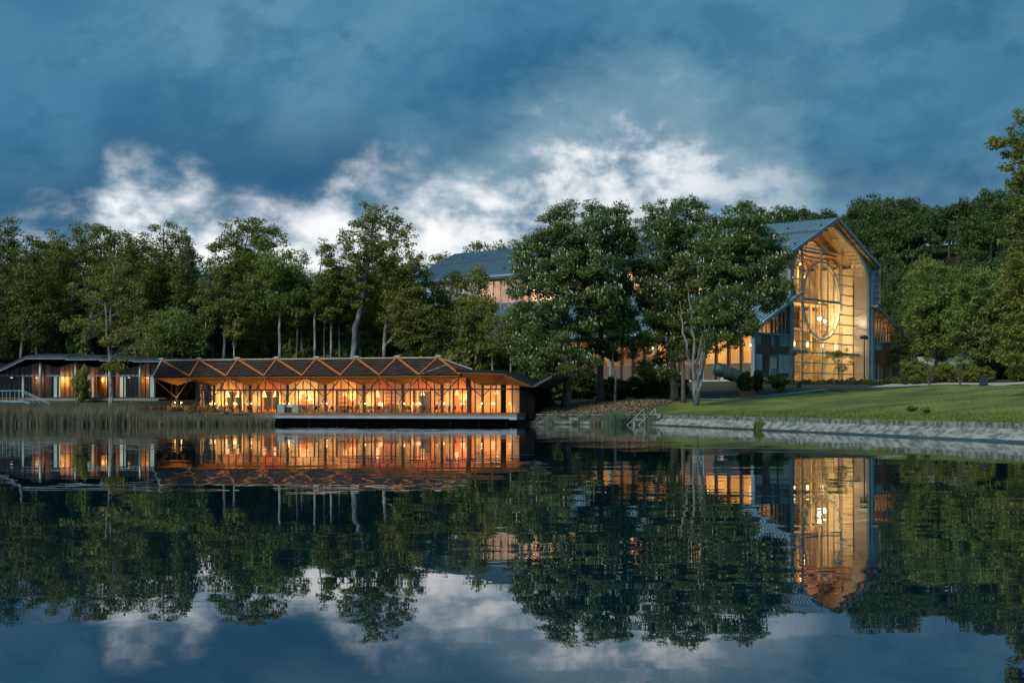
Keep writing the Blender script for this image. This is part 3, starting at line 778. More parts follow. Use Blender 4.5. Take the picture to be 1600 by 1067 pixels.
# ---------------------------------------------------------------- lamps
PWR = 3.1
BAY = ['first', 'second', 'third', 'fourth', 'fifth', 'sixth', 'seventh', 'eighth']
def child(o):                               # things that belong to the pavilion's rooms stand at their own place
    o.rotation_euler = (0, 0, PR); return o
def cone_lamp(x, y, z, label, watts=60, s=1.0):
    t_ = child(thing('pendant_lamp', label, 'lamp', pw(x, y, z), group='pendant lamps in the pavilion'))
    MB().lathe([(.06*s, .55*s), (.30*s, -.2*s)], n=14).lathe([(.055*s, .55*s), (.0, .56*s)], n=14).build('lamp_shade', 'lamp_shade', t_, smooth=True)
    MB().tube([(0, 0, .55*s), (0, 0, max(.7, 5.6 - z))], .012, 4).build('cord', 'dark_steel', t_)
    MB().lathe([(.0, -.12), (.07, -.05), (.0, .05)], n=8).build('bulb', 'lamp_globe', t_, smooth=True)
    plight(t_, (0, 0, -.35), watts * PWR, PGOLD, .15)
def dome_lamp(x, y, label, watts=22, z=ZD):
    t_ = child(thing('table_lamp', label, 'lamp', pw(x, y, z), group='dome table lamps in the pavilion'))
    MB().lathe([(.10, 0), (.12, .55), (.09, .95), (.05, 1.05)], n=10).build('lamp_base', 'counter_terracotta', t_, smooth=True)
    MB().lathe([(.34, 1.05), (.30, 1.22), (.17, 1.36), (0, 1.42)], n=14).build('lamp_shade', 'lamp_dome', t_, smooth=True)
    plight(t_, (0, 0, .98), watts * PWR, WARM, .2)
def lantern(x, y, z, label, watts, hang=None):
    t_ = child(thing('wall_lantern', label, 'lantern', pw(x, y, z), group='lanterns along the pavilion front'))
    MB().lathe([(0, -.10), (.07, -.05), (.085, .03), (.05, .09), (0, .11)], n=10).build('globe', 'lamp_globe', t_, smooth=True)
    MB().tube([(0, 0, -.13), (0, 0, ZD - z)], .02, 5).build('stem', 'dark_steel', t_)
    plight(t_, (0, -.22, .0), watts * 2.2, WARM, .12)
for j in range(0, 7):
    a, c = CN[j], CN[j+1]; bn = 'the %s lit bay from the left' % BAY[j + 1]
    for f, side in ((.36, 'left'), (.66, 'right')):
        if j in (0, 1): cone_lamp(bx(j, f, 4.2), 4.2, 3.75, 'white cone pendant lamp on the %s of %s' % (side, bn), 90, 1.15)
    if j in (2, 3, 5, 6): cone_lamp(bx(j, .5 if j != 6 else .36, 4.6), 4.6, 3.9, 'white cone pendant lamp hanging in %s' % bn, 150)
    if j == 4: cone_lamp(bx(j, .34, 4.2), 4.2, 3.75, 'large cone pendant lamp above the terracotta counter', 150, 1.2)
    for f, s_ in ((-.075, 'left'), (.075, 'right')):
        lantern(a + (c - a) * f, YF - .55, 2.62, 'small glowing lantern %s of the %s pavilion column' % (s_, BAY[j]), 16)
lantern(CN[7], YF - .5, 2.62, 'small glowing lantern at the thin last pavilion column', 16)
for px, nm in ((273.5, 'left'), (283.5, 'right')): lantern(lx(px, 1.4), 1.4, 2.75, '%s globe lantern under the open end of the roof' % nm, 42)
for j, f, lb in ((0, .30, 'dome lamp on a table in the second lit bay, left one'), (0, .56, 'dome lamp on a table in the second lit bay, right one'), (4, .42, 'dome lamp on the terracotta counter'),
                 (5, .25, 'low white dome lamp in the sixth lit bay beside the shelves'), (5, .40, 'tall dome lamp by the dark rear window'), (6, .50, 'dome lamp on a small stand before the red wall'), (6, .93, 'dome lamp just left of the thin column')):
    dome_lamp(bx(j, f, 3.2), 3.2, lb)
dome_lamp(XL + (CN[0] - XL) * .55, 3.6, 'dome lamp in the narrow first lit bay')
dome_lamp(lx(770, 3.4), 3.4, 'dome lamp in the glazed right corner of the pavilion', 26); dome_lamp(lx(798, 3.0), 3.0, 'globe lamp behind the last pane at the right end', 26)
cone_lamp(lx(776, 4.6), 4.6, 4.0, 'pendant lamp in the low right corner room', 110)
cone_lamp(XL + 1.5, 4.6, 4.1, 'pendant lamp in the narrow first lit bay', 110)
for j, f in ((2, .28), (3, .70), (6, .52)):
    t_ = child(thing('wall_sconce', 'fan-shaped wall sconce in the %s lit bay' % BAY[j + 1], 'lamp', pw(bx(j, f, YB - .25), YB - .25, 3.1)))
    MB().lathe([(.05, -.25), (.30, .18), (.02, .16)], n=10).build('lamp_shade', 'lamp_dome', t_, smooth=True); plight(t_, (0, -.1, .4), 60, WARM, .1)
# ---------------------------------------------------------------- furniture inside
def shelf_unit(j, f0, f1, label, m):
    x0, x1 = bx(j, f0, YB - .5), bx(j, f1, YB - .5)
    t_ = child(thing('shelf_unit', label, 'shelf', pw(x0, YB - .5, ZD))); wd = x1 - x0
    for x in (0, wd): MB().box((x - .04, 0, 0), (x + .04, .4, 2.9)).build('side_panel', m, t_)
    for q in range(6): MB().box((.05, 0, .4 + q * .48), (wd - .05, .4, .45 + q * .48)).build('shelf', m, t_)
    return t_, wd
for j, f0, f1, lb, m in ((3, .28, .58, 'bar shelves lined with bottles in the fourth lit bay', 'timber_dark'), (4, .52, .84, 'white shelves behind the terracotta counter', 'white_wall'), (5, .12, .36, 'white shelves in the sixth lit bay', 'white_wall')):
    s_, wd = shelf_unit(j, f0, f1, lb, m)
    for q in range(1, 6):
        for k in range(4):
            bt = MB().lathe([(.045, 0), (.05, .2), (.02, .28), (.02, .34)], n=6).build('bottle', 'bottle'); p = s_.matrix_basis @ Vector((.18 + (wd - .36) * k / 3, .2, .45 + (q - 1) * .48 + .002))
            bt.location = p; tag(bt, 'small bottle standing on the lit shelves in the pavilion', 'bottle', 'bottles on the shelves')
t_ = child(thing('bar_counter', 'terracotta bar counter in the fifth lit bay', 'counter', pw(bx(4, .20, 3.4), 3.4, ZD)))
MB().box((0, 0, 0), (3.4, .6, 1.0)).build('counter_front', 'counter_terracotta', t_); MB().box((-.08, -.08, 1.0), (3.48, .7, 1.08)).build('counter_top', 'timber', t_)
t_ = child(thing('flowering_tree', 'indoor blossom branches in a pot in the third lit bay', 'plant', pw(bx(2, .62, 5.6), 5.6, ZD)))
MB().lathe([(.22, 0), (.32, .5), (.28, .55), (0, .55)], n=10).build('pot', 'counter_terracotta', t_)
mb = MB(); lf = MB()
for q in range(16):
    a = random.uniform(0, 6.28); tip = Vector((math.cos(a) * random.uniform(.3, 1.1), math.sin(a) * .4, random.uniform(1.5, 2.9)))
    mb.tube([(0, 0, .5), tip * .5 + Vector((0, 0, .4)), tip], [.03, .02, .008], 4)
    for z in range(16):
        p = tip * random.uniform(.5, 1.05) + Vector([random.uniform(-.2, .2) for _ in range(3)]); s_ = .06
        lf.poly([p + Vector((s_, 0, 0)), p + Vector((0, .02, s_)), p + Vector((-s_, 0, 0)), p + Vector((0, .02, -s_))])
mb.build('branches', 'timber_dark', t_); tag(lf.build('flowers', 'cloth', t_), kind='stuff')
# ---------------------------------------------------------------- terrace furniture
def chair_mesh(m):
    mb = MB(); mb.box((-.23, -.23, .43), (.23, .23, .48)).slab([(-.22, .20, .48), (.22, .20, .48), (.23, .30, .88), (-.23, .30, .88)], (0, .035, 0))
    for sx in (-1, 1): mb.bar((sx*.2, -.2, .43), (sx*.22, -.23, 0), .035); mb.bar((sx*.2, .2, .43), (sx*.22, .26, 0), .035); mb.bar((sx*.25, -.2, .66), (sx*.25, .24, .68), .04)
    return mb.mesh('terrace_chair', m)
def table_mesh():
    mb = MB(); mb.lathe([(0, .70), (.38, .70), (.38, .74), (0, .74)], n=14); mb.tube([(0, 0, .02), (0, 0, .70)], .04, 6); mb.lathe([(.25, 0), (.25, .03), (.04, .04)], n=12)
    return mb.mesh('terrace_table', 'timber')
cm = [chair_mesh('chair_dark'), chair_mesh('chair_wood')]; tm = table_mesh()
spots = [(px, y) for px in list(range(228, 428, 14)) + list(range(486, 722, 12)) for y in (-.9,)]
for i, (px, y) in enumerate(spots):
    y += (-.75 if i % 2 else .75) + random.uniform(-.15, .15); x = lx(px + random.uniform(-2, 2), y)
    zd = ZD + .008
    kb = max([k for k in CPX if CPX[k] <= px] or [-1])
    part_ = 'under the open left end of the roof' if kb < 0 else ('behind the reeds before pavilion column %s' % BAY[kb] if px < 428 else 'on the open deck right of the %s pavilion column' % BAY[kb])
    part_ = part_.replace('column %s' % BAY[max(kb, 0)], '%s column' % BAY[max(kb, 0)]) if px < 428 else part_
    tb = link('terrace_table', tm, None, pw(x, y, zd)); tag(tb, 'small round terrace table ' + part_, 'table', 'terrace tables ' + part_)
    for s_ in (-1, 1):
        if random.random() < .12: continue
        ch = link('terrace_chair', cm[0 if random.random() < .65 else 1], None, pw(x + s_ * random.uniform(.55, .7), y + random.uniform(-.2, .2), zd))
        ch.rotation_euler = (0, 0, PR - s_ * R(90) + random.uniform(-.4, .4)); tag(ch, 'slim terrace chair ' + part_, 'chair', 'terrace chairs ' + part_)
    if random.random() < .5:
        ch = link('terrace_chair', cm[1], None, pw(x, y - .72, zd)); ch.rotation_euler = (0, 0, PR + R(180) + random.uniform(-.3, .3)); tag(ch, 'slim terrace chair ' + part_, 'chair', 'terrace chairs ' + part_)
t_ = child(thing('service_counter', 'grey service counter with an open middle on the deck', 'counter', pw(lx(433, -.9), -.9, ZD + .008)))
wd = lx(466, -.9) - lx(433, -.9)
MB().box((0, 0, 0), (wd * .34, .8, 1.05)).build('cabinet', 'counter_grey', t_); MB().box((wd * .70, 0, 0), (wd, .8, 1.05)).build('cabinet', 'counter_grey', t_)
MB().box((wd * .345, .25, 0), (wd * .695, .8, .75)).build('grill', 'dark_steel', t_); MB().box((wd * .345, .5, .76), (wd * .695, .56, 1.0)).build('splash_guard', 'alu', t_)
for px in (470, 481):
    t_ = child(thing('menu_stand', '%s slatted wooden screen beside the grey service counter' % ('nearer' if px == 470 else 'farther'), 'screen', pw(lx(px, -.6), -.6, ZD + .008)))
    for q in range(5): MB().box((q * .15, 0, .08), (q * .15 + .11, .05, 1.0)).build('slat', 'timber_dark', t_)
    for z in (.2, .85): MB().box((-.02, .052, z), (.75, .09, z + .07)).build('rail', 'timber_dark', t_)
    for x in (0, .64): MB().box((x, -.15, 0), (x + .08, .25, .078)).build('foot', 'timber_dark', t_)
# steel hand rails of the bathing steps
t_ = thing('steel_handrail', 'pair of slanting steel handrails beside the stone wall', 'handrail', Vector((*ray(1005, 170.6), 0)))
for k, dx in enumerate((-.7, .7)):
    MB().tube([(dx - 1.3, -.5, .0), (dx + .9, 1.0, 2.0)], .035, 6).build('rail', 'alu_frame', t_)
    MB().tube([(dx + .9, 1.0, 2.0), (dx + .9, 1.0, 1.1)], .035, 6).build('post', 'alu_frame', t_); MB().tube([(dx - .5, .05, .72), (dx - .5, .05, -.4)], .035, 6).build('post', 'alu_frame', t_)

# ================================================================== dark annex left of the pavilion
AO = Vector((0, 197.0, 0))
def axx(px, y=0): return (px - 800) / F * (AO.y + y)
def azz(py, y=0): return CAMZ + (HOR - py) / F * (AO.y + y)
ann = thing('annex_building', 'dark low annex with stepped blue roof panels and dim amber windows', 'building', (axx(130), AO.y, 0))
ox = axx(130)
def A(px, y=0): return axx(px, y) - ox
ra = [(40, 556.0), (102, 556.8), (156, 557.8), (208, 558.6), (256, 559.4), (304, 560), (352, 560.6)]
for i in range(6):
    x0, x1 = A(ra[i][0]), A(ra[i+1][0]); z = azz(ra[i][1]) - .06 * i
    MB().slab([(x0, -.02*i, z), (x1 + .25, -.02*i, z - .02), (x1 + .25, 8, z + .5), (x0, 8, z + .62)], (0, 0, -.34)).build('roof_panel', 'roof_dark', ann)
    MB().box((x0, -.05 - .02*i, z - .46), (x1 + .25, .05, z - .345)).build('fascia', 'steel_blue', ann)
z0, z1 = azz(556), azz(577)
MB().slab([(A(-6), .01, z1 - .1), (A(40) - .01, .01, z0), (A(40) - .01, 8, z0 + .7), (A(-6), 8, z1 + .5)], (0, 0, -.34)).build('roof_panel', 'roof_dark', ann)
MB().slab([(A(-60), .012, z1 - 2), (A(-6) - .01, .012, z1 - .1), (A(-6) - .01, 8, z1 + .5), (A(-60), 8, z1 - 1.4)], (0, 0, -.34)).build('roof_panel', 'roof_dark', ann)
MB().slab([(A(-6), -.04, z1 - .46), (A(40), -.04, z0 - .36), (A(40), .06, z0 - .36), (A(-6), .06, z1 - .46)], (0, 0, -.11)).build('fascia', 'steel_blue', ann)
YA = 1.6; FZ = 3.45; XA0, XA1 = A(-40, YA), A(243, YA); zt = azz(563.5, YA); zm = azz(587, YA)
MB().box((XA0, YA - .05, zm - .1), (XA1, YA + .1, zm + .12)).build('transom_beam', 'steel_blue', ann)
MB().box((XA0, YA - .04, FZ), (XA1, YA + .04, FZ + .1)).build('sill', 'dark_steel', ann)
zz = lambda x: zt - .25 - .75 * abs(((x - A(90, YA)) / (A(147, YA) - A(90, YA)) * 2 + 100) % 2 - 1)
npane = 36
for i in range(npane):
    a, c = XA0 + (XA1 - XA0) * i / npane, XA0 + (XA1 - XA0) * (i + 1) / npane
    MB().poly([(a + .05, YA, FZ + .1), (c - .05, YA, FZ + .1), (c - .05, YA, zm - .1), (a + .05, YA, zm - .1)]).build('pane', 'glass_tint', ann)
    MB().poly([(a + .05, YA, zm + .12), (c - .05, YA, zm + .12), (c - .05, YA, zz(c)), (a + .05, YA, zz(a))]).build('upper_pane', 'glass_tint', ann)
    MB().box((c - .055, YA - .06, FZ + .1), (c + .055, YA + .06, zz(c) + .1)).build('mullion', 'dark_steel', ann)
    MB().slab([(a, YA + .02, zz(a)), (c, YA + .02, zz(c)), (c, YA + .02, zt + .35), (a, YA + .02, zt + .35)], (0, .1, 0)).build('gable_board', 'black_wall_and_shade', ann)  # board colour blackened for the shade of the annex roof
MB().slab([(XA0, .1, azz(563)), (XA1, .1, azz(563)), (XA1, YA, zt), (XA0, YA, zt)], (0, 0, .05)).build('soffit_panel', 'black_wall_and_shade', ann)  # soffit colour also holds the shade under the roof
for px in (63, 118, 171, 219):
    MB().tube([(A(px, .9), .9, FZ - .02), (A(px, .9), .9, azz(565, .9))], .19, 10).build('column', 'steel_blue', ann, smooth=True)
for px, wd, m in ((87, 5, 'teal_blind'), (93.5, 2, 'white_blind'), (139, 4, 'teal_blind'), (190, 5, 'white_blind'), (195.5, 2.2, 'teal_blind'), (238, 6, 'teal_blind'), (36, 3, 'teal_blind'), (145.5, 1.8, 'white_blind')):
    MB().box((A(px - wd/2, YA), YA - .10, FZ + .1), (A(px + wd/2, YA), YA - .065, zm - .15)).build('blind', m, ann)
for p0, p1, m in ((-40, 48, 'black_wall_and_shade'), (48, 82, 'gold_panel'), (82, 92, 'black_wall_and_shade'), (92, 116, 'gold_panel'), (116, 138, 'black_wall_and_shade'), (138, 166, 'gold_panel'), (166, 178, 'black_wall_and_shade'), (178, 192, 'gold_panel'), (192, 214, 'black_wall_and_shade'), (214, 232, 'gold_panel'), (232, 243, 'black_wall_and_shade')):  # black stretches paint the unlit and shaded parts, gold the lit ones
    MB().box((A(p0, YA + 3), YA + 3.4, FZ - .5), (A(p1, YA + 3) - .02, YA + 3.6, zt + .5)).build('rear_wall', m, ann)
MB().box((XA0, YA + .15, FZ - .3), (XA1, YA + 5, FZ)).build('inner_floor', 'deck_wood', ann)
for px in (28, 78, 112, 150, 184, 212): MB().box((A(px, YA) , YA + .6, FZ), (A(px, YA) + .2, YA + 4.9, zt)).build('partition', 'black_wall_and_shade' if px in (28, 78, 184) else 'gold_panel', ann)  # black partitions are coloured as unlit, gold ones as lit
MB().box((XA0 - 6, -.9, FZ - .14), (XA1 + 2, YA, FZ - .02)).build('terrace_floor', 'deck_wood', ann)
MB().box((A(32), -1.0, FZ - .42), (A(250), -.88, FZ - .16)).build('terrace_beam', 'steel_blue', ann)
MB().box((XA0 - 6, .2, .4), (XA1 + 2, .5, FZ - .2)).build('dark_base', 'black_wall_and_shade', ann)
for i, (px, wts) in enumerate(((55, 22), (96, 130), (124, 100), (160, 90), (200, 40), (228, 30), (15, 2))):
    t_ = thing('ceiling_lamp', 'warm ceiling lamp behind the %s annex window group' % ORD[i], 'lamp', (axx(px, 3.5), AO.y + 4.2, 6.3), group='annex ceiling lamps')
    MB().lathe([(0, 0), (.22, .02), (.22, .1), (0, .12)], n=10).build('diffuser', 'lamp_dome', t_); MB().tube([(0, 0, .12), (0, 0, 2.3)], .02, 4).build('cord', 'dark_steel', t_)
    plight(t_, (0, 0, -.2), wts, WARM, .15)
# outside steps of the annex
st = thing('outdoor_stair', 'pale blue steel stair with railings at the left lake edge', 'stair', (axx(0, -6), AO.y - 6, 0))
def S(px, py): return Vector(((px) / F * (AO.y - 6), 0, CAMZ + (HOR - py) / F * (AO.y - 6)))
TL, TR = S(-30, 627), S(40, 627); BT = S(98, 655)
for dy in (-.7, .7):
    o_ = Vector((0, dy, 0))
    MB().bar(TL + o_, TR + o_, .10, .30).build('landing_beam', 'deck_beam', st); MB().bar(TR + o_ + Vector((0.05, 0, .0)), BT + o_, .10, .30).build('stringer', 'deck_beam', st)
    MB().bar(TL + o_ + Vector((0, 0, 1.4)), S(33, 610) + o_, .06, .08).build('handrail', 'deck_beam', st); MB().bar(S(33.6, 610) + o_, S(98, 640) + o_, .06, .08).build('handrail', 'deck_beam', st)
    for px in (-20, -8, 1, 13, 26, 33): MB().bar(S(px, 610) + o_, S(px, 626) + o_, .05).build('baluster', 'deck_beam', st)
    for q in range(1, 7):
        f = q / 6.5; MB().bar(S(33, 610).lerp(S(98, 640), f) + o_, TR.lerp(BT, f) + o_, .05).build('baluster', 'deck_beam', st)
for q in range(12):
    p = TR.lerp(BT, (q + .5) / 12); MB().box((p.x - .18, -.65, p.z + .06), (p.x + .18, .65, p.z + .11)).build('tread', 'steel_blue', st)
MB().box((TL.x, -.65, TL.z + .16), (TR.x, .65, TL.z + .22)).build('landing', 'deck_wood', st)
for px in (-10, 20, 40): MB().tube([S(px, 627) + Vector((0, .3, 0)), Vector((S(px, 627).x, .3, -.5))], .08, 6).build('support_post', 'black_wall_and_shade', st)
# ================================================================== the great hall
hall = thing('great_hall', 'huge old industrial hall with blue metal roof and golden glazed gable', 'hall', HALL, HROT)
LEN = 98.0; RU, RZ, RM = 16.0, 31.4, .43        # ridge position, height and pitch of the nave
def rz(u): return RZ - RM * abs(u - RU)
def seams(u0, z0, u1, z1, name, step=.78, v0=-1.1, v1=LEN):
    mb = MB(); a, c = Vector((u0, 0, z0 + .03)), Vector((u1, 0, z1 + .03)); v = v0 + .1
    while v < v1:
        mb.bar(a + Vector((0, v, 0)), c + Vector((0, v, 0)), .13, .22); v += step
    return tag(mb.build(name, 'seam_shadow_metal', hall), kind='stuff')
for s_, (ue, nm) in ((-1, (-2.0, 'roof_slope')), (1, (34.0, 'roof_slope'))):
    um = RU + s_ * 7.2
    MB().slab([(RU, -1.1, RZ), (um, -1.1, rz(um)), (um, LEN, rz(um)), (RU, LEN, RZ)], (0, 0, -.32)).build(nm, 'roof_zinc', hall)
    MB().slab([(um, -1.1, rz(um) - .18), (ue, -1.1, rz(ue) - .18), (ue, LEN, rz(ue) - .18), (um, LEN, rz(um) - .18)], (0, 0, -.30)).build(nm, 'roof_zinc', hall)
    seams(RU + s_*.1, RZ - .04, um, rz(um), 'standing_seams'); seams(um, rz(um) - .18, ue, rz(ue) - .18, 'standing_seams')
    MB().box((um - .25, -1.08, rz(um) - .26), (um + .25, LEN, rz(um) + .16)).build('step_shadow_bar', 'seam_shadow_metal', hall)  # dark bar added as the painted shadow of the step in the roof
    MB().bar((RU + s_*.03, -1.18, RZ - .1), (ue, -1.18, rz(ue) - .28), .16, .55).build('verge_board', 'steel_blue', hall)
    MB().box((ue - .2, -1.1, rz(ue) - .62), (ue + .2, LEN, rz(ue) - .42)).build('gutter', 'steel_blue', hall)
    MB().slab([(RU + s_*.1, -.9, RZ - .55), (ue, -.9, rz(ue) - .85), (ue, LEN - 1, rz(ue) - .85), (RU + s_*.1, LEN - 1, RZ - .55)], (0, 0, -.06)).build('ceiling_boards', 'timber_hall', hall)
    # aisle roofs
    ua, ub = (0., -15.0) if s_ < 0 else (32.0, 47.5)
    za, zb = 15.7, 9.1
    MB().slab([(ua, -1.3, za), (ub, -1.3, zb), (ub, LEN, zb), (ua, LEN, za)], (0, 0, -.28)).build('aisle_roof', 'roof_zinc', hall)
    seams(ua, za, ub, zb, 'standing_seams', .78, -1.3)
    MB().bar((ua, -1.38, za - .1), (ub, -1.38, zb - .1), .16, .5).build('verge_board', 'steel_blue', hall)
    if s_ < 0: MB().bar((ua + 1.6, -1.4, za + .68), (ua, -1.4, za - .02), .3, .5).build('verge_board', 'steel_blue', hall)
    MB().box((ub - .15, -1.3, zb - .5), (ub + .15, LEN, zb - .29)).build('gutter', 'steel_blue', hall)
    MB().slab([(ua, -1.2, za - .4), (ub, -1.2, zb - .4), (ub, LEN, zb - .4), (ua, LEN, za - .4)], (0, 0, -.05)).build('aisle_ceiling', 'timber_hall', hall)
    for q in range(6):                      # curved brackets under the aisle verge
        u = ua + (ub - ua) * (q + .6) / 6.2; z = za + (zb - za) * (q + .6) / 6.2 - .5
        MB().bar((u, -1.1, z), (u, .3, z - .05), .18, .22).bar((u, -.9, z - .1), (u, -.02, z - 1.1), .12, .16).build('bracket', 'steel_blue', hall)
    for q in range(8):
        u = RU + s_ * (2 + q * 2.0); MB().bar((u, -1.0, rz(u) - .95), (u, .2, rz(u) - .95), .16, .22).build('purlin_end', 'panel_blue', hall)
mb = MB(); 
for v in range(0, 97, 7):
    for u in (11.5, 1.5): mb.box((u - .15, v, rz(u) + .0), (u + .15, v + .3, rz(u) + .32))
tag(mb.build('roof_hooks', 'dark_steel', hall), kind='stuff')
# --- gable frame with arched opening
def arch_half(s_):
    e = 15.2; p0, p1, p2 = Vector((e, 19.3)), Vector((e, 23.7)), Vector((10.3, 25.9)); pts = [(e, 0.), (e, 6.4), (e, 12.9)]
    for q in range(9):
        t_ = q / 8; pts.append(tuple(p0 * (1-t_)**2 + p1 * 2*t_*(1-t_) + p2 * t_**2))
    pts += [(5.2, 28.1), (0., 30.3)]
    return [(RU + s_ * p[0], p[1]) for p in pts]
def outer_half(s_):
    e = 16.6; zt = rz(RU + e) - .55; pts = [(e, 0.), (e, 6.4), (e, 12.9), (e, 19.3)]
    for q in range(1, 9):
        t_ = q / 8
        pts.append((e, 19.3 + (zt - 19.3) * min(1, t_ * 1.6)) if t_ < .63 else (e - (e - 10.6) * (t_ - .625) / .375, zt + (e - 10.6) * (t_ - .625) / .375 * RM))
    pts += [(5.2, rz(RU + 5.2) - .55), (0., RZ - .55)]
    return [(RU + s_ * p[0], p[1]) for p in pts]
for s_ in (-1, 1):
    ai, ao = arch_half(s_), outer_half(s_); mb = MB()
    for q in range(len(ai) - 1):
        quad = [(ai[q][0], 0, ai[q][1]), (ao[q][0], 0, ao[q][1]), (ao[q+1][0], 0, ao[q+1][1]), (ai[q+1][0], 0, ai[q+1][1])]
        mb.slab(quad, (0, .5, 0))
    mb.build('gable_frame', 'steel_blue', hall)
    for q in range(len(ai) - 1):            # lining of the deep reveal, panel by panel
        (ua, za), (ub, zb) = ai[q], ai[q+1]; n = 3 if q < 3 else 1
        for k in range(n):
            a = (ua + (ub - ua) * k / n, za + (zb - za) * k / n + .02); c = (ua + (ub - ua) * (k+1) / n, za + (zb - za) * (k+1) / n - .02)
            MB().slab([(a[0], .52, a[1]), (c[0], .52, c[1]), (c[0], 3.25, c[1]), (a[0], 3.25, a[1])], (s_ * .12, 0, .06 if q > 5 else 0)).build('reveal_panel', 'alu', hall)
    # slim pilaster of the frame
    up = RU + s_ * 16.6
    MB().box((up - .35, -.25, 0), (up + .55 if s_ > 0 else up + .35, .3, 22.8)).build('pilaster', 'steel_blue', hall)
outline = arch_half(1) + list(reversed(arch_half(-1)))[1:]          # counter-clockwise
VG = 3.3
MUL = [RU - 15.2, 3.6, 10.0, 17.7, 25.9, RU + 15.2]
TRN = [1.95 * k for k in range(0, 13)] + [25.6, 30.4]
CU, CZ, CR = 17.7, 15.9, 7.35
def width_at(z):
    xs_ = []
    for p, q in zip(outline, outline[1:] + outline[:1]):
        if (p[1] - z) * (q[1] - z) <= 0 and p[1] != q[1]: xs_.append(p[0] + (q[0] - p[0]) * (z - p[1]) / (q[1] - p[1]))
    return (min(xs_), max(xs_)) if len(xs_) > 1 else None
def hmax(u):
    zs_ = []
    for p, q in zip(outline, outline[1:] + outline[:1]):
        if (p[0] - u) * (q[0] - u) <= 0 and p[0] != q[0]: zs_.append(p[1] + (q[1] - p[1]) * (u - p[0]) / (q[0] - p[0]))
    return max(zs_) if zs_ else 0
for i in range(len(MUL) - 1):
    for j in range(len(TRN) - 1):
        c = clip_convex([(MUL[i] + .08, TRN[j] + .08), (MUL[i+1] - .08, TRN[j] + .08), (MUL[i+1] - .08, TRN[j+1] - .08), (MUL[i] + .08, TRN[j+1] - .08)], outline)
        if len(c) >= 3: MB().poly([(p[0], VG, p[1]) for p in c]).build('glass_pane', 'glass', hall)
for u in MUL[1:-1]:
    zt = hmax(u); half = math.sqrt(max(CR**2 - (u - CU)**2, 0)) if abs(u - CU) < CR else 0
    if half:
        MB().box((u - .16, VG - .14, 0), (u + .16, VG + .14, CZ - half)).build('mullion', 'alu_frame', hall); MB().box((u - .16, VG - .14, CZ + half), (u + .16, VG + .14, zt)).build('mullion', 'alu_frame', hall)
        if abs(u - CU) < .1: MB().box((u - .12, VG - .1, CZ - half), (u + .12, VG + .1, CZ + half)).build('mullion', 'alu_frame', hall)
    else: MB().box((u - .15, VG - .12, 0), (u + .15, VG + .12, zt)).build('mullion', 'alu_frame', hall)
for z in TRN[1:-1]:
    wz = width_at(z)
    if not wz: continue
    half = math.sqrt(max(CR**2 - (z - CZ)**2, 0)) if abs(z - CZ) < CR else 0
    segs = [(wz[0], CU - half), (CU + half, wz[1])] if half else [wz]
    for a, c in segs: MB().box((a, VG - .17, z - .10), (c, VG + .05, z + .10)).build('transom', 'alu_frame', hall)
mb = MB(); N = 56
for q in range(N):
    a, c = 2*math.pi*q/N, 2*math.pi*(q+1)/N
    ring = [(CU + r_*math.cos(t_), y_, CZ + r_*math.sin(t_)) for r_, y_ in ((CR, VG - .22), (CR + .26, VG - .22), (CR + .26, VG + .18), (CR, VG + .18)) for t_ in (a, c)]
    k = len(mb.v); mb.v += ring
    mb.f += [(k, k+1, k+3, k+2), (k+2, k+3, k+5, k+4), (k+4, k+5, k+7, k+6), (k+6, k+7, k+1, k)]
mb.build('round_window_frame', 'alu_frame', hall)
for q in (-2, -1, 1, 2):
    u = CU + q * 2.45; h = math.sqrt(CR**2 - (u - CU)**2); MB().box((u - .11, VG - .1, CZ - h), (u + .11, VG + .1, CZ + h)).build('round_window_bar', 'alu_frame', hall)
MB().box((CU - CR, VG - .22, CZ - .2), (CU + CR, VG + .12, CZ + .2)).build('round_window_beam', 'steel_blue', hall)
for a, c in ((1.0, 9.8), (18.5, 31.0)): MB().box((a, VG - 1.3, 5.55), (c, VG - .2, 6.05)).build('entrance_canopy', 'steel_blue', hall)
# --- inside the nave
MB().box((.8, 3.4, -.4), (31.2, 46, .03)).build('hall_floor', 'plinth', hall)
for u, s_ in ((.55, 1), (31.25, -1)):
    for r_ in range(6):
        for q in range(4):
            MB().box((u, 3.5 + q * 3.2 + .03, r_ * 3.9 + .04), (u + .2, 3.5 + (q + 1) * 3.2 - .03, min((r_ + 1) * 3.9, 23.2) - .03)).build('wall_panel', 'cream_panel', hall)
for r_ in range(4):
    for q in range(8):
        if r_ == 0 and q in (2, 5): continue
        MB().box((.8 + q * 3.8 + .03, 15.0, r_ * 3.9 + .04), (.8 + (q + 1) * 3.8 - .03, 15.2, (r_ + 1) * 3.9 - .03)).build('wall_panel', ['cream_panel', 'gold_panel', 'cream_panel', 'brown_panel', 'gold_panel'][(r_ * 3 + q * 2) % 5], hall)
MB().box((.8, 15.22, 0), (31.2, 15.5, 25)).build('inner_wall', 'gold_panel', hall)
MB().box((.8, 9.0, 15.5), (31.2, 15.0, 15.95)).build('gallery_floor', 'gold_panel', hall)
for q in range(9): MB().box((2.2 + q * 3.35, 14.6, 15.96), (2.2 + q * 3.35 + .5, 15.2, 24.5)).build('pillar', 'gold_panel', hall)
for q in range(8): MB().box((2.75 + q * 3.35, 15.0, 16.6), (2.75 + q * 3.35 + 2.75, 15.21, 20.2)).build('inner_window', 'window_dark', hall)
for q in range(8): MB().box((2.75 + q * 3.35, 15.0, 20.35), (2.75 + q * 3.35 + 2.75, 15.21, 23.9)).build('wall_panel', 'cream_panel', hall)
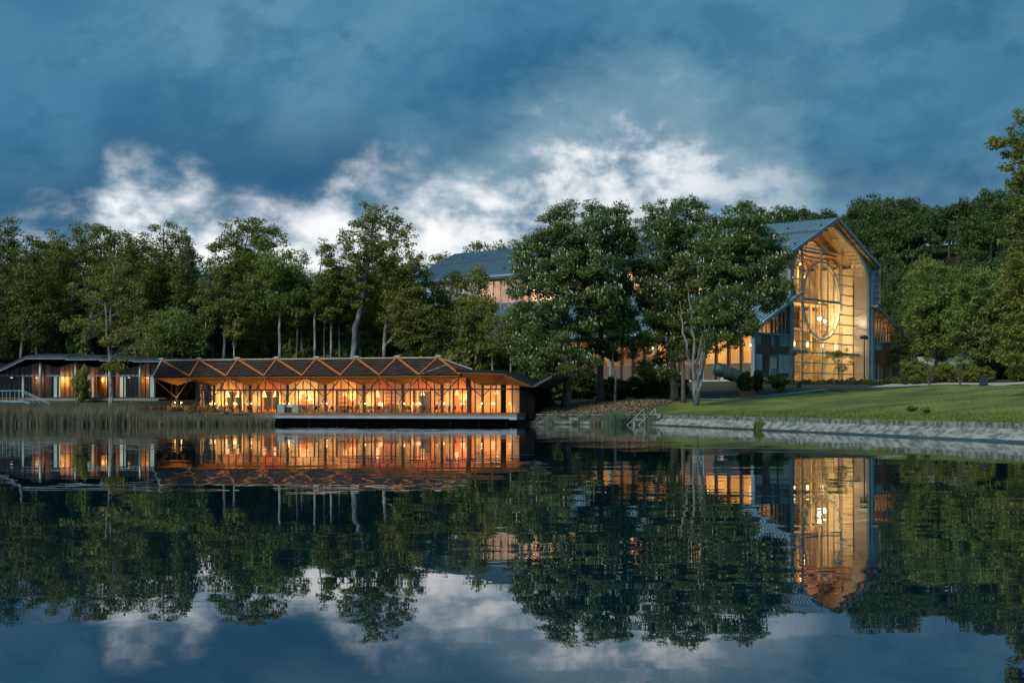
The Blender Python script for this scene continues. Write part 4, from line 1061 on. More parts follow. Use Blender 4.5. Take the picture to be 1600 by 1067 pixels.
for v in (6.5, 11.5):                       # timber trusses
    for s_ in (-1, 1):
        MB().bar((RU, v, RZ - 1.5), (RU + s_ * 15, v, rz(RU + 15) - 1.4), .35, .6).build('rafter', 'timber_hall', hall)
        MB().bar((RU + s_ * 15.1, v, 18.5), (RU + s_ * 8.5, v, rz(RU + 8.5) - 1.6), .3, .45).build('brace', 'timber_hall', hall)
        MB().box((RU + s_ * 15.0 - .25, v - .25, 0), (RU + s_ * 15.0 + .25, v + .25, 24)).build('post', 'gold_panel', hall)
    MB().bar((RU - 11, v, 24.7), (RU + 11, v, 24.7), .3, .45).build('tie_beam', 'timber_hall', hall)
    for u in (9, 16, 23): MB().box((u - .22, v - .2, 16), (u + .22, v + .2, 30 - abs(u - 16) * .43)).build('post', 'gold_panel', hall)
mb_t = MB().bar((6.2, 5.4, 26.9), (26, 5.4, 26.9), .08).bar((6.2, 5.4, 26.3), (26, 5.4, 26.3), .05)
mb_t.build('gallery_handrail', 'steel_blue', hall)
for q in range(12): MB().bar((6.4 + q * 1.75, 5.4, 25.5), (6.4 + q * 1.75, 5.4, 26.9), .06).build('gallery_baluster', 'steel_blue', hall)
MB().box((5.5, 4.6, 25.1), (26.5, 6.0, 25.5)).build('gallery_floor', 'timber_hall', hall)
sta = [((5, 8.0, .1), (11, 8.0, 3.6)), ((11.5, 9.4, 3.7), (6, 9.4, 7.0)), ((17, 10, .1), (23, 10, 3.6))]
for a, c in sta:
    a, c = Vector(a), Vector(c); f_ = MB().bar(a, c, 1.3, .28).build('stair_flight', 'gold_panel', hall)
    MB().bar(a + Vector((0, -.6, 1.1)), c + Vector((0, -.6, 1.1)), .07).build('stair_rail', 'dark_steel', hall)
    for q in range(7): p = a.lerp(c, q / 6) + Vector((0, -.6, 0)); MB().bar(p, p + Vector((0, 0, 1.1)), .05).build('stair_baluster', 'dark_steel', hall)
MB().box((10.8, 8.4, 3.5), (13, 10, 3.7)).build('landing', 'gold_panel', hall)
for q in range(7): MB().box((3.0 + q * 4.2, 8.9, 0), (3.35 + q * 4.2, 9.2, 15.4)).build('gallery_post', 'gold_panel', hall)
for z in (5.2, 10.4):
    MB().box((.9, 8.85, z), (31.0, 9.25, z + .45)).build('gallery_beam', 'brown_panel', hall)
    MB().bar((.9, 8.8, z + 1.5), (31.0, 8.8, z + 1.5), .07).build('gallery_handrail', 'dark_steel', hall)
    for q in range(15): MB().bar((1.6 + q * 2.05, 8.8, z + .45), (1.6 + q * 2.05, 8.8, z + 1.5), .06).build('gallery_baluster', 'dark_steel', hall)
for q in (20.6, 24.8): MB().box((q, 9.3, 10.9), (q + 3.8, 9.5, 14.6)).build('exhibit_screen', 'brown_panel', hall)
# --- aisles: gable walls
def hw(u, v, z): return hall.matrix_basis @ Vector((u, v, z))
# left aisle front
MB().box((-13.0, .1, 0), (-.62, .5, .75)).build('plinth', 'plinth', hall)
MB().box((-13.0, .15, .76), (-.62, .5, 8.3)).build('brick_wall', 'brick', hall)
for a, c, z0_, z1_, m in ((-12.6, -10.6, 2.0, 4.8, 'panel_pale'), (-9.6, -8.9, 2.0, 4.8, 'window_dark'), (-4.6, -2.9, 1.6, 4.9, 'panel_pale'), (-2.7, -1.0, 1.6, 4.9, 'panel_pale'),
                      (-12.6, -11.0, 6.4, 8.2, 'panel_blue'), (-4.4, -.9, 6.4, 8.2, 'panel_blue'), (-7.4, -6.4, 6.4, 8.2, 'panel_blue')):
    MB().box((a, .02, z0_), (c, .14, z1_)).build('shutter_panel', m, hall)
o = MB().box((-7.9, .0, .76), (-5.3, .14, 4.7)).build('door', 'panel_blue', hall); MB().box((-7.5, -.04, 2.4), (-6.7, -.005, 4.2)).build('door_pane', 'cream_panel', o); MB().box((-6.5, -.04, 2.4), (-5.7, -.005, 4.2)).build('door_pane', 'cream_panel', o)
MB().box((-13.2, -.05, 8.3), (-.62, .4, 8.65)).build('sill_beam', 'steel_blue', hall)
MB().box((-13.6, -.15, 0), (-12.9, .45, 8.7)).build('corner_pilaster', 'steel_blue', hall)
def aisle_glass(ua, ub, zb, name_m):
    n = 9
    for q in range(n):
        a, c = ua + (ub - ua) * q / n, ua + (ub - ua) * (q + 1) / n
        f = lambda u: 15.2 - (15.7 - 9.1) / 15.2 * abs(u - (0 if ua < 0 else 32)) - .1
        MB().poly([(a + .06, .25, zb), (c - .06, .25, zb), (c - .06, .25, f(c)), (a + .06, .25, f(a))]).build('aisle_pane', 'glass', hall)
        MB().box((c - .07, .15, zb), (c + .07, .35, f(c) + .1)).build('aisle_mullion', 'alu_frame', hall)
aisle_glass(-12.9, -.6, 8.66, 0); aisle_glass(32.7, 45.0, 8.66, 1)
# right aisle front: blue boards with a rusty cross-shaped band
MB().box((32.9, .05, 0), (45.3, .5, .95)).build('plinth', 'plinth', hall)
for q in range(12):
    a = 33.0 + q * 1.02
    MB().box((a, .12 + (q % 2) * .05, .96), (a + .99, .4, 8.3)).build('cladding_board', 'panel_blue' if q % 2 else 'panel_pale', hall)
MB().box((33.4, .0, 4.0), (44.6, .11, 6.9)).build('rusty_band', 'rust', hall); MB().box((37.2, -.05, .96), (39.4, -.005, 8.2)).build('rusty_band', 'rust', hall)
for q in (34.7, 36.2, 41.3, 42.8): MB().box((q, .02, .96), (q + .35, .10, 3.95)).build('rusty_post', 'rust', hall)
MB().box((32.7, -.05, 8.3), (45.4, .4, 8.65)).build('sill_beam', 'steel_blue', hall)
MB().box((44.7, -.2, 0), (45.5, .45, 9.6)).build('corner_pilaster', 'steel_blue', hall)
for u, z in ((33.6, 16.0), (36.0, 16.0)): MB().box((u - .12, -.1, z), (u + .12, .2, 24.1)).build('lattice_post', 'alu_frame', hall)
for q in range(7): MB().box((33.4, -.08, 16.2 + q * 1.25), (36.2, .1, 16.34 + q * 1.25)).build('lattice_rail', 'alu_frame', hall)
for u in (34.4, 35.2): MB().box((u - .06, -.06, 16), (u + .06, .1, 24)).build('lattice_post', 'alu_frame', hall)
MB().box((33.3, .12, 15.8), (36.3, 3, 24.2)).build('stair_box', 'window_dark', hall)
# --- long left side: clerestory over the aisle roof, and the aisle wall
nb = 48; pv = LEN / nb
for q in range(nb):
    v0, v1 = q * pv, (q + 1) * pv
    blind = q < 8
    MB().box((-.35, v0 + .02, 15.3), (.1, v1 - .02, 17.6 if not blind else 22.8)).build('side_wall', 'brick' if blind else 'panel_dim', hall)
    MB().box((-.45, v0 - .15, 15.3), (-.36, v0 + .15, 23.2)).build('side_pilaster', 'steel_blue', hall)
    if not blind:
        w_ = MB().box((-.30, v0 + .2, 17.62), (-.18, v0 + .32, 22.4)).box((-.30, v1 - .32, 17.62), (-.18, v1 - .2, 22.4)).box((-.30, v0 + .33, 22.3), (-.18, v1 - .33, 22.4)).build('window_frame', 'alu_frame', hall)
        MB().poly([(-.2, v0 + .35, 17.65), (-.2, v1 - .35, 17.65), (-.2, v1 - .35, 22.28), (-.2, v0 + .35, 22.28)]).build('pane', 'glass', w_)
        MB().box((-.35, v0 + .02, 22.42), (.1, v1 - .02, 23.3)).build('side_wall', 'panel_blue', hall)
for s_ in (0, 1):
    MB().bar((-.52, .8, 16.2 + s_*5.8), (-.52 , 13.5, 22.0 - s_*5.8), .18, .3, up=(0, 0, 1)).build('cross_brace', 'steel_blue', hall)
nb = 38; pv = LEN / nb
for q in range(nb):
    v0, v1 = q * pv, (q + 1) * pv
    MB().box((-13.4, v0 + .01, -1.5), (-13.0, v1 - .01, 3.2)).build('side_wall', 'brick', hall)
    MB().box((-13.55, v0 - .22, .3), (-13.41, v0 + .22, 8.3)).build('side_pilaster', 'steel_blue' if q % 4 == 0 else 'dark_steel', hall)
    w_ = MB().box((-13.38, v0 + .24, 3.21), (-13.2, v0 + .34, 7.9)).box((-13.38, v1 - .34, 3.21), (-13.2, v1 - .24, 7.9)).build('window_frame', 'dark_steel', hall)
    for z0_, z1_ in ((3.25, 5.4), (5.5, 7.85)): MB().poly([(-13.3, v0 + .36, z0_), (-13.3, v1 - .36, z0_), (-13.3, v1 - .36, z1_), (-13.3, v0 + .36, z1_)]).build('pane', 'glass', w_)
    MB().box((-13.4, v0 + .01, 7.92), (-13.0, v1 - .01, 8.9)).build('side_wall', 'steel_blue', hall)
MB().box((-13.7, .5, -1.5), (-13.42, LEN, .28)).build('plinth', 'plinth', hall)
MB().box((-6.2, 1, 0), (-6.0, LEN, 13.0)).build('aisle_inner_wall', 'cream_panel', hall)
MB().box((-12.9, .6, -.3), (0, LEN, .0)).build('aisle_floor', 'plinth', hall); MB().box((32.3, .6, -.3), (45, LEN, .0)).build('aisle_floor', 'plinth', hall)
MB().box((36.5, 6, 0), (45.0, 6.3, 13)).build('aisle_inner_wall', 'cream_panel', hall); MB().box((45.0, .5, -1), (45.4, LEN, 9.2)).build('side_wall', 'panel_blue', hall)
MB().box((32.0, .5, 15.4), (32.3, LEN, 23.4)).build('side_wall', 'panel_blue', hall)
MB().slab([(-13, LEN - .5, 0), (45, LEN - .5, 0), (45, LEN - .5, 9), (33, LEN - .5, 15), (33, LEN - .5, 23), (16, LEN - .5, 30), (-1, LEN - .5, 23), (-1, LEN - .5, 15), (-13, LEN - .5, 9)], (0, .4, 0)).build('rear_gable', 'panel_blue', hall)
MB().box((.4, 20, 15.9), (31, 97, 16.2)).build('upper_floor', 'gold_panel', hall)
MB().box((8, 20, 16.2), (8.2, 97, 24)).build('upper_inner_wall', 'cream_panel', hall)
# --- lamps of the hall
def flood(u, v, z, watts, label, rad=.32):
    t_ = thing('flood_lamp', label, 'lamp', hw(u, v, z)); t_.rotation_euler = (0, 0, HROT)
    MB().lathe([(0, -rad), (rad*.7, -rad*.7), (rad, 0), (rad*.7, rad*.7), (0, rad)], n=12).build('lens', 'flood_lens', t_, smooth=True)
    MB().tube([(0, 0, rad), (0, 0, rad + 2.2)], .04, 5).build('cord', 'dark_steel', t_)
    plight(t_, (0, -rad - .3, 0), watts, GOLD, .3)
flood(21.9, 6.0, 12.8, 2100, 'dazzling floodlight inside the round window of the hall')
flood(11.0, 6.5, 12.6, 750, 'smaller floodlight at the left edge of the round window', .2)
flood(27.2, 7.6, 12.6, 800, 'floodlight hanging near the right reveal of the hall gable', .25)
for i, u in enumerate((10.2, 15.6, 21.4, 27.2)):
    t_ = thing('pendant_lamp', '%s glowing pendant in the row low in the hall gable' % ORD[i], 'lamp', hw(u, 5.2, 7.6), group='pendants in the hall gable'); t_.rotation_euler = (0, 0, HROT)
    MB().lathe([(0, -.55), (.26, -.5), (.26, .5), (0, .55)], n=10).build('lamp_shade', 'lamp_globe', t_, smooth=True); MB().tube([(0, 0, .55), (0, 0, 7.8)], .02, 4).build('cord', 'dark_steel', t_)
    plight(t_, (0, 0, -.9), 360, GOLD, .3)
for i, (u, v, z, wt_) in enumerate(((8, 10.5, 21.5, 520), (24, 10.5, 21.5, 520), (16, 7, 23.2, 800))):
    t_ = thing('uplight', '%s truss uplight under the timber roof of the hall' % ['left', 'right', 'middle'][i], 'lamp', hw(u, v, z)); t_.rotation_euler = (0, 0, HROT)
    MB().lathe([(.12, -.3), (.2, .1), (0, .1)], n=10).build('lens', 'lamp_globe', t_); MB().box((-.08, -.08, -.6), (.08, .08, -.3)).build('bracket', 'dark_steel', t_); plight(t_, (0, 0, .4), wt_, (1, .66, .32), .25)
for i, v in enumerate((3, 12, 24, 38, 52, 66, 80, 93)):
    t_ = thing('aisle_lamp', '%s lamp behind the windows of the hall aisle' % ORD[i], 'lamp', hw(-9.5, v, 6.6), group='lamps in the hall aisle')
    MB().lathe([(0, -.2), (.2, -.1), (.2, .1), (0, .2)], n=8).build('globe', 'lamp_globe', t_); MB().tube([(0, 0, .2), (0, 0, 4)], .02, 4).build('cord', 'dark_steel', t_); plight(t_, (0, 0, -.4), 800 if i < 2 else 380, WARM, .25)
for i, v in enumerate((24, 44, 64, 84)):
    t_ = thing('upper_lamp', '%s lamp behind the clerestory windows of the hall' % ORD[i], 'lamp', hw(4, v, 20.5), group='lamps in the hall clerestory')
    MB().lathe([(0, -.2), (.2, -.1), (.2, .1), (0, .2)], n=8).build('globe', 'lamp_globe', t_); MB().tube([(0, 0, .2), (0, 0, 3.2)], .02, 4).build('cord', 'dark_steel', t_); plight(t_, (0, 0, -.4), 2300, (1, .60, .24), .25)
t_ = thing('aisle_lamp', 'lamp behind the right aisle window of the hall', 'lamp', hw(38, 3, 10.6)); t_.rotation_euler = (0, 0, HROT)
MB().lathe([(0, -.2), (.2, -.1), (.2, .1), (0, .2)], n=8).build('globe', 'lamp_globe', t_); MB().tube([(0, 0, .2), (0, 0, 1.5)], .02, 4).build('cord', 'dark_steel', t_); plight(t_, (0, 0, -.4), 300, GOLD, .25)
# ================================================================== trees
def quads_mesh(name, V4, m):
    n = len(V4); me = bpy.data.meshes.new(name)
    me.vertices.add(n * 4); me.vertices.foreach_set('co', V4.reshape(-1))
    me.loops.add(n * 4); me.polygons.add(n)
    me.loops.foreach_set('vertex_index', np.arange(n * 4)); me.polygons.foreach_set('loop_start', np.arange(n) * 4)
    me.materials.append(MATS[m]); me.update(calc_edges=True); return me
def leaf_quads(r, cen, rad, n, a, flat=.62, up=.55):
    w_ = rad ** 2; idx = r.choice(len(cen), n, p=w_ / w_.sum())
    d = r.normal(size=(n, 3)); d /= np.linalg.norm(d, axis=1)[:, None]
    q = d * (r.random(n) ** .45)[:, None] * rad[idx][:, None]; q[:, 2] *= flat
    p = cen[idx] + q
    nrm = r.normal(size=(n, 3)) * .55 + d * .45; nrm[:, 2] += up; nrm /= np.linalg.norm(nrm, axis=1)[:, None]
    t_ = np.cross(nrm, r.normal(size=(n, 3))); t_ /= np.linalg.norm(t_, axis=1)[:, None]; s_ = np.cross(nrm, t_)
    L = a * r.uniform(.6, 1.35, n)[:, None]; droop = np.zeros((n, 3)); droop[:, 2] = -.25
    return np.stack([p - t_*L, p + s_*L*.55, p + t_*L + droop*L, p - s_*L*.55], 1)
def grow(seed, base, trunk, lobes, n_leaf, a, r0, ncl, clr, limbs, stems=None, shell=.35, twigs=40):
    """trunk: list of world points; lobes: (centre, (rx, ry, rz)) in world units -> meshes in local space at base"""
    r = np.random.default_rng(seed); cen = []; rad = []
    vol = np.array([l[1][0] * l[1][1] * l[1][2] for l in lobes]) ** .75
    for l, vv in zip(lobes, vol):
        k = max(3, int(ncl * vv / vol.sum()))
        d = r.normal(size=(k, 3)); d /= np.linalg.norm(d, axis=1)[:, None]
        d *= (shell + (1 - shell) * r.random(k) ** .5)[:, None]
        cen.append(np.array(l[0]) + d * np.array(l[1])); rad.append(clr * r.uniform(.55, 1.25, k))
    cen = np.concatenate(cen); rad = np.concatenate(rad); b = np.array(base); cen -= b
    lv = leaf_quads(r, cen, rad, n_leaf, a)
    mb = MB()
    paths = stems if stems else [trunk]
    allp = []
    for path in paths:
        pts = [Vector(np.array(p) - b) for p in path]; fine = []
        for i in range(len(pts) - 1):
            for k in range(4): fine.append(pts[i].lerp(pts[i+1], k / 4) + Vector((r.normal() * r0*.22, r.normal() * r0*.22, 0)) * (1 if (i or k) else 0))
        fine.append(pts[-1]); rr = [r0 / (len(paths) ** .45) * (1.25 if i == 0 else 1) * (1 - .85 * i / (len(fine) - 1)) + .03 for i in range(len(fine))]
        mb.tube(fine, rr, 9); allp.append((fine, rr))
    pick = r.choice(len(cen), min(limbs + twigs, len(cen)), replace=False)
    for q, i in enumerate(pick):
        c = Vector(cen[i]); best = None
        fine, rr = min(allp, key=lambda f: min((p - c).length for p in f[0]))
        js = [j for j in range(len(fine)) if fine[j].z < c.z - .3 * abs((fine[j].xy - c.xy).length) * .8] or [len(fine) // 2]
        j = max(js) if max(js) > 0 else 0; j = max(j, len(fine) // 4); s0 = fine[j]
        big = q < limbs; ra_ = min(rr[j] * .55, .20 if big else .06); ln = (c - s0).length
        m1 = s0.lerp(c, .35) + Vector((r.normal()*.06*ln, r.normal()*.06*ln, .04*ln)); m2 = s0.lerp(c, .7) + Vector((r.normal()*.05*ln, r.normal()*.05*ln, .05*ln))
        mb.tube([s0, m1, m2, c], [ra_, ra_*.7, ra_*.45, .018], 5 if big else 3, cap=False)
    return lv, mb, cen, rad
def px_lobes(D, L, depth=1.0):
    r = np.random.default_rng(int(D * 10) + len(L)); out = []
    for px, py, rx, ry in L:
        c = P(px, py, D + float(r.uniform(-1.2, 1.2))); k = D / F
        out.append(((c.x, c.y, c.z), (rx * k, (rx + ry) * .5 * k * depth, ry * k)))
    return out
DENS = 1.4
def tree(name, label, D, base_px, bend, L, leaf='leaf_forest', bark='bark', n=12000, a=.20, r0=.24, ncl=150, clr=1.25, limbs=14, seed=1, stems=None, blossom=0, group=None, twigs=45, base_py=None, shell=.35):
    """a tree from its photo silhouette at distance D: bend lists photo points of the trunk line"""
    x = (base_px - 800) / F * D; base = Vector((x, D, gz(x, D) - .05))
    lob = px_lobes(D, L)
    trunk = [tuple(base)] + [tuple(P(px, py, D)) for px, py in bend]
    stm = [[tuple(base)] + [tuple(P(px, py, D + dy)) for px, py, dy in s_] for s_ in stems] if stems else None
    lv, mb, cen, rad = grow(seed, base, trunk, lob, int(n * DENS), a * .85, r0, int(ncl * 1.7), clr * .88, limbs, stm, shell, twigs)
    t_ = thing(name, label, 'tree', base, group=group)
    mb.build('trunk', bark, t_, smooth=True); link('crown', quads_mesh('crown', lv, leaf), t_)
    if blossom:
        r = np.random.default_rng(seed + 50); k = blossom; i = r.choice(len(cen), k, p=rad**2 / (rad**2).sum()); d = r.normal(size=(k, 3)); d[:, 2] = np.abs(d[:, 2]) * .8; d /= np.linalg.norm(d, axis=1)[:, None]
        p = cen[i] + d * rad[i][:, None] * np.array([1.02, 1.02, .72]); h = r.uniform(.20, .38, k); w_ = h * .30; q = []
        for s_ in range(3):
            a0, a1 = s_ * 2.094, (s_ + 1) * 2.094; z = np.zeros(k)
            q.append(np.stack([p + np.column_stack([w_*math.cos(a0), w_*math.sin(a0), z]), p + np.column_stack([w_*math.cos(a1), w_*math.sin(a1), z]), p + np.column_stack([z, z, h]), p + np.column_stack([w_*.6*math.cos(a0), w_*.6*math.sin(a0), h*.55])], 1))
        tag(link('blossom', quads_mesh('blossom', np.concatenate(q), 'blossom'), t_), kind='stuff')
    return t_
# --- the wood behind the pavilion, front row, left to right
W1 = 'trees at the front of the wood'
tree('dark_tree', 'dark narrow tree at the far left edge, top rising above its neighbours', 207, 8, [(10, 480), (12, 350)], [(12, 372, 20, 34), (8, 430, 34, 45), (0, 500, 45, 50)], 'leaf_dark', seed=11, group=W1, n=11000)
tree('slender_tree', 'slender open tree with pale lower trunk right of the dark left-edge tree', 205, 29, [(34, 500), (40, 430), (42, 372)], [(46, 390, 26, 24), (42, 440, 34, 40), (55, 500, 36, 45)], 'leaf_forest', 'bark_pale', seed=12, group=W1, n=6500)
tree('broad_tree', 'broad tree with fine twiggy top above the left annex roof', 210, 110, [(112, 470), (125, 400), (138, 350)], [(140, 368, 44, 27), (105, 400, 40, 42), (150, 430, 55, 50), (100, 480, 45, 50)], 'leaf_forest', 'bark_pale', seed=13, group=W1, n=13000)
tree('young_ash', 'tree with leaning pale trunk left of the birch, rounded top', 209, 132, [(141, 500), (165, 430), (186, 366)], [(190, 392, 34, 32), (205, 440, 42, 55), (170, 480, 40, 45)], 'leaf_forest', 'bark_pale', seed=14, group=W1, n=10500)
tree('lakeside_birch', 'pale birch with double stem standing in front of the annex', 183, 174, [(170, 560), (166, 500), (172, 400)], [(150, 452, 46, 20), (136, 508, 46, 14), (190, 470, 40, 26), (205, 530, 52, 26), (170, 415, 32, 24), (180, 570, 20, 12)], 'leaf_light', 'bark_birch', n=6500, a=.19, r0=.26, ncl=110, clr=1.1, seed=15,
     stems=[[(171, 560, 0), (165, 480, 0), (160, 440, .5)], [(175, 600, .1), (172, 520, .3), (178, 420, .2)]])
tree('twiggy_tree', 'tree with domed twiggy top beneath the left bright cloud', 212, 262, [(260, 480), (256, 400), (255, 355)], [(256, 372, 46, 25), (236, 412, 42, 42), (280, 425, 36, 52), (250, 480, 50, 50)], 'leaf_forest', seed=16, group=W1, n=12500)
tree('dark_spruce', 'dark narrow conifer-like tree on the right flank of the twiggy dome', 208, 290, [(290, 480), (291, 385)], [(292, 400, 12, 30), (290, 445, 20, 40), (288, 510, 28, 50)], 'leaf_dark', seed=17, group=W1, n=6500)
tree('bright_sapling', 'bright green low tree between annex roof and pavilion ridge', 203, 268, [(270, 530), (272, 480)], [(270, 505, 38, 26), (295, 535, 32, 22), (245, 540, 36, 20)], 'leaf_round', seed=18, n=7000, r0=.15)
tree('leaning_poplar', 'tall leafy tree with pale leaning trunk above the pavilion, left of centre', 205, 344, [(352, 510), (364, 460), (380, 400), (390, 345)], [(388, 365, 42, 26), (357, 405, 36, 42), (424, 372, 28, 22), (392, 430, 40, 40), (345, 465, 42, 45)], 'leaf_forest', 'bark_pale', seed=19, group=W1, n=14500)
tree('rounded_tree', 'rounded lighter green tree with straight white trunk above the pavilion ridge', 203, 437, [(437, 510), (440, 450), (442, 390)], [(444, 412, 40, 26), (428, 455, 46, 38), (466, 470, 26, 36)], 'leaf_round', 'bark_birch', seed=20, group=W1, n=11000)
tree('thin_stem', 'thin leaning white stem with little foliage left of the tallest tree', 202, 490, [(492, 500), (499, 430), (508, 372)], [(510, 392, 13, 22), (517, 435, 18, 30), (500, 462, 16, 18)], 'leaf_forest', 'bark_birch', n=2600, r0=.17, ncl=45, clr=.95, limbs=8, seed=21, group=W1, twigs=14)
tree('curved_stem', 'curved white stem between the thin leaning stem and the tallest tree', 203, 515, [(518, 510), (522, 470), (523, 430)], [(526, 440, 26, 30), (520, 478, 30, 28)], 'leaf_forest', 'bark_birch', n=5200, r0=.19, ncl=70, clr=1.05, seed=22, group=W1)
tree('tallest_tree', 'tallest airy tree with thick leaning trunk, open crown against the clouds', 201, 545, [(555, 510), (566, 470), (575, 410), (583, 350), (590, 318)], [(590, 338, 33, 26), (566, 378, 40, 32), (626, 358, 24, 20), (602, 396, 40, 26), (540, 420, 36, 30), (560, 455, 40, 32), (642, 378, 10, 14)],
     'leaf_forest', 'bark_pale', n=10500, a=.20, r0=.46, ncl=170, clr=1.05, limbs=22, seed=23, twigs=80, group=W1)
tree('forked_tree', 'olive green tree with forked white trunk right of the tallest tree', 203, 597, [(602, 515), (610, 470), (622, 410)], [(632, 412, 36, 22), (606, 450, 42, 36), (650, 455, 32, 42), (620, 490, 34, 28)], 'leaf_light', 'bark_birch', n=11000, r0=.30, seed=24, group=W1)
tree('hall_side_tree', 'yellowish tree hiding the left corner of the hall roof', 207, 704, [(704, 520), (703, 450)], [(705, 462, 38, 40), (680, 500, 40, 45), (728, 505, 34, 42)], 'leaf_light', seed=25, n=11000, r0=.2)
tree('small_ash', 'small tree in front of the lit clerestory windows of the hall', 205, 746, [(746, 530), (747, 440)], [(747, 440, 17, 22), (750, 490, 30, 34), (740, 545, 36, 30)], 'leaf_light', seed=26, n=7000, r0=.16)
tree('white_sapling', 'thin sapling with bare white trunk just right of the low pavilion roof', 196, 797, [(798, 560), (800, 520), (804, 480)], [(806, 500, 22, 26), (790, 530, 20, 20)], 'leaf_forest', 'bark_birch', seed=27, n=2600, r0=.13, ncl=40, limbs=6, twigs=12)
tree('low_tree', 'low dark tree behind the right end of the pavilion ridge', 203, 660, [(660, 550), (658, 500)], [(655, 515, 40, 40), (690, 550, 38, 26), (640, 480, 26, 26)], 'leaf_forest', seed=28, n=9000, r0=.18)
for i, (px, D, top, lb) in enumerate(((60, 206, 440, 'slim pale stem left of the annex roof step'), (209, 204, 450, 'slim pale stem right of the birch'), (320, 205, 470, 'first slim stem above the left pavilion ridge'), (333, 208, 455, 'second slim stem above the left pavilion ridge'),
        (368, 204, 470, 'slim stem right of the leaning poplar'), (461, 204, 450, 'slim white stem right of the rounded tree'), (470, 207, 465, 'thin grey stem beside the slim white stem'), (507, 205, 440, 'slim stem in the group of white stems'),
        (532, 206, 430, 'slim dark stem just left of the tallest tree'), (566, 208, 455, 'slim stem right behind the tallest trunk'), (633, 205, 470, 'thin stem between forked tree and low tree'), (722, 203, 500, 'thin stem before the hall corner'), (770, 202, 500, 'thin grey stem left of the white sapling'))):
    tree('slim_stem', lb, D, px, [(px + (i * 7 % 9) - 4, 520), (px + (i * 5 % 13) - 6, top)], [(px + (i * 5 % 13) - 6, top + 6, 16, 18), (px, top + 40, 18, 20)], ['leaf_forest', 'leaf_light', 'leaf_round'][i % 3], ['bark_birch', 'bark_pale'][i % 2], n=1500, r0=.14, ncl=24, clr=.95, limbs=5, twigs=8, seed=300 + i, group='slim stems in the wood')
# --- background of the wood: copies of three kinds
protos = []
for q, (lf, bk, hgt) in enumerate((('leaf_dark', 'bark', 25), ('leaf_forest', 'bark', 27), ('leaf_round', 'bark_pale', 23), ('leaf_light', 'bark_pale', 22))):
    r = np.random.default_rng(100 + q)
    lob = [((r.uniform(-1, 1), r.uniform(-1, 1), hgt*.82), (3.0, 3.0, hgt*.17)), ((r.uniform(-1.5, 1.5), 0, hgt*.62), (4.2, 4.0, hgt*.2)), ((r.uniform(-1, 1), 0, hgt*.40), (4.6, 4.4, hgt*.17)), ((0, 0, hgt*.2), (3.6, 3.6, hgt*.13))]
    lv, mb, _, _ = grow(60 + q, (0, 0, 0), [(0, 0, 0), (r.uniform(-.4, .4), 0, hgt*.4), (r.uniform(-.8, .8), 0, hgt*.92)], lob, 11000, .19, .22, 210, 1.2, 12, None, .35, 30)
    protos.append((mb.mesh('trunk', bk, True), quads_mesh('crown', lv, lf)))
def copy_tree(q, loc, s_, rot, name, label, group, sz=None):
    t_ = thing(name, label, 'tree', loc, rot, group); t_.scale = (s_, s_, sz or s_)
    link('trunk', protos[q][0], t_); link('crown', protos[q][1], t_); return t_
r = np.random.default_rng(5)
def deep_label(px):
    k = 'the far left of the annex roof' if px < 60 else 'the birch and annex roof' if px < 220 else 'the left part of the pavilion ridge' if px < 360 else 'the rounded tree and white stems' if px < 510 else 'the tallest airy tree'
    return 'tree deep in the wood seen behind ' + k, 'deep wood behind ' + k
for row, (D0, step, top) in enumerate(((217, 25, 420), (230, 30, 404), (246, 34, 398))):
    px = -70 + row * 12
    while px < 655:
        D = D0 + r.uniform(-3, 3); p = at_D(px + r.uniform(-8, 8), D)
        ty = top + r.uniform(-18, 22) + (26 if 455 < px < 540 else 0) + (30 if px > 610 else 0) + (22 if 295 < px < 345 else 0) - (14 if px < 290 else 0); q = int(r.integers(0, 4)); h = CAMZ + (HOR - ty) / F * D - p.z; hq = (25, 27, 23, 22)[q]
        copy_tree(q, p, 1.0, r.uniform(0, 6.28), 'wood_tree', *deep_label(px), h / hq); px += step
# --- shrubs: understory of the wood and elsewhere
def shrub_mesh(seed, lf, n=3600, a=.11, tall=1.0):
    r_ = np.random.default_rng(seed); k = 26; d = r_.normal(size=(k, 3)); d /= np.linalg.norm(d, axis=1)[:, None]; d *= (.35 + .65 * r_.random(k) ** .5)[:, None]
    cen = d * np.array([.95, .95, .8 * tall]) + np.array([0, 0, .85 * tall]); rad = r_.uniform(.22, .5, k); lv = leaf_quads(r_, cen, rad, n, a)
    lv[:, :, 2] = np.maximum(lv[:, :, 2], .01); mb = MB()
    for c in cen[:9]: mb.tube([(0, 0, 0), (c[0]*.4, c[1]*.4, c[2]*.5), tuple(c)], [.03, .02, .008], 4, cap=False)
    return quads_mesh('foliage', lv, lf), mb.mesh('stems', 'bark')

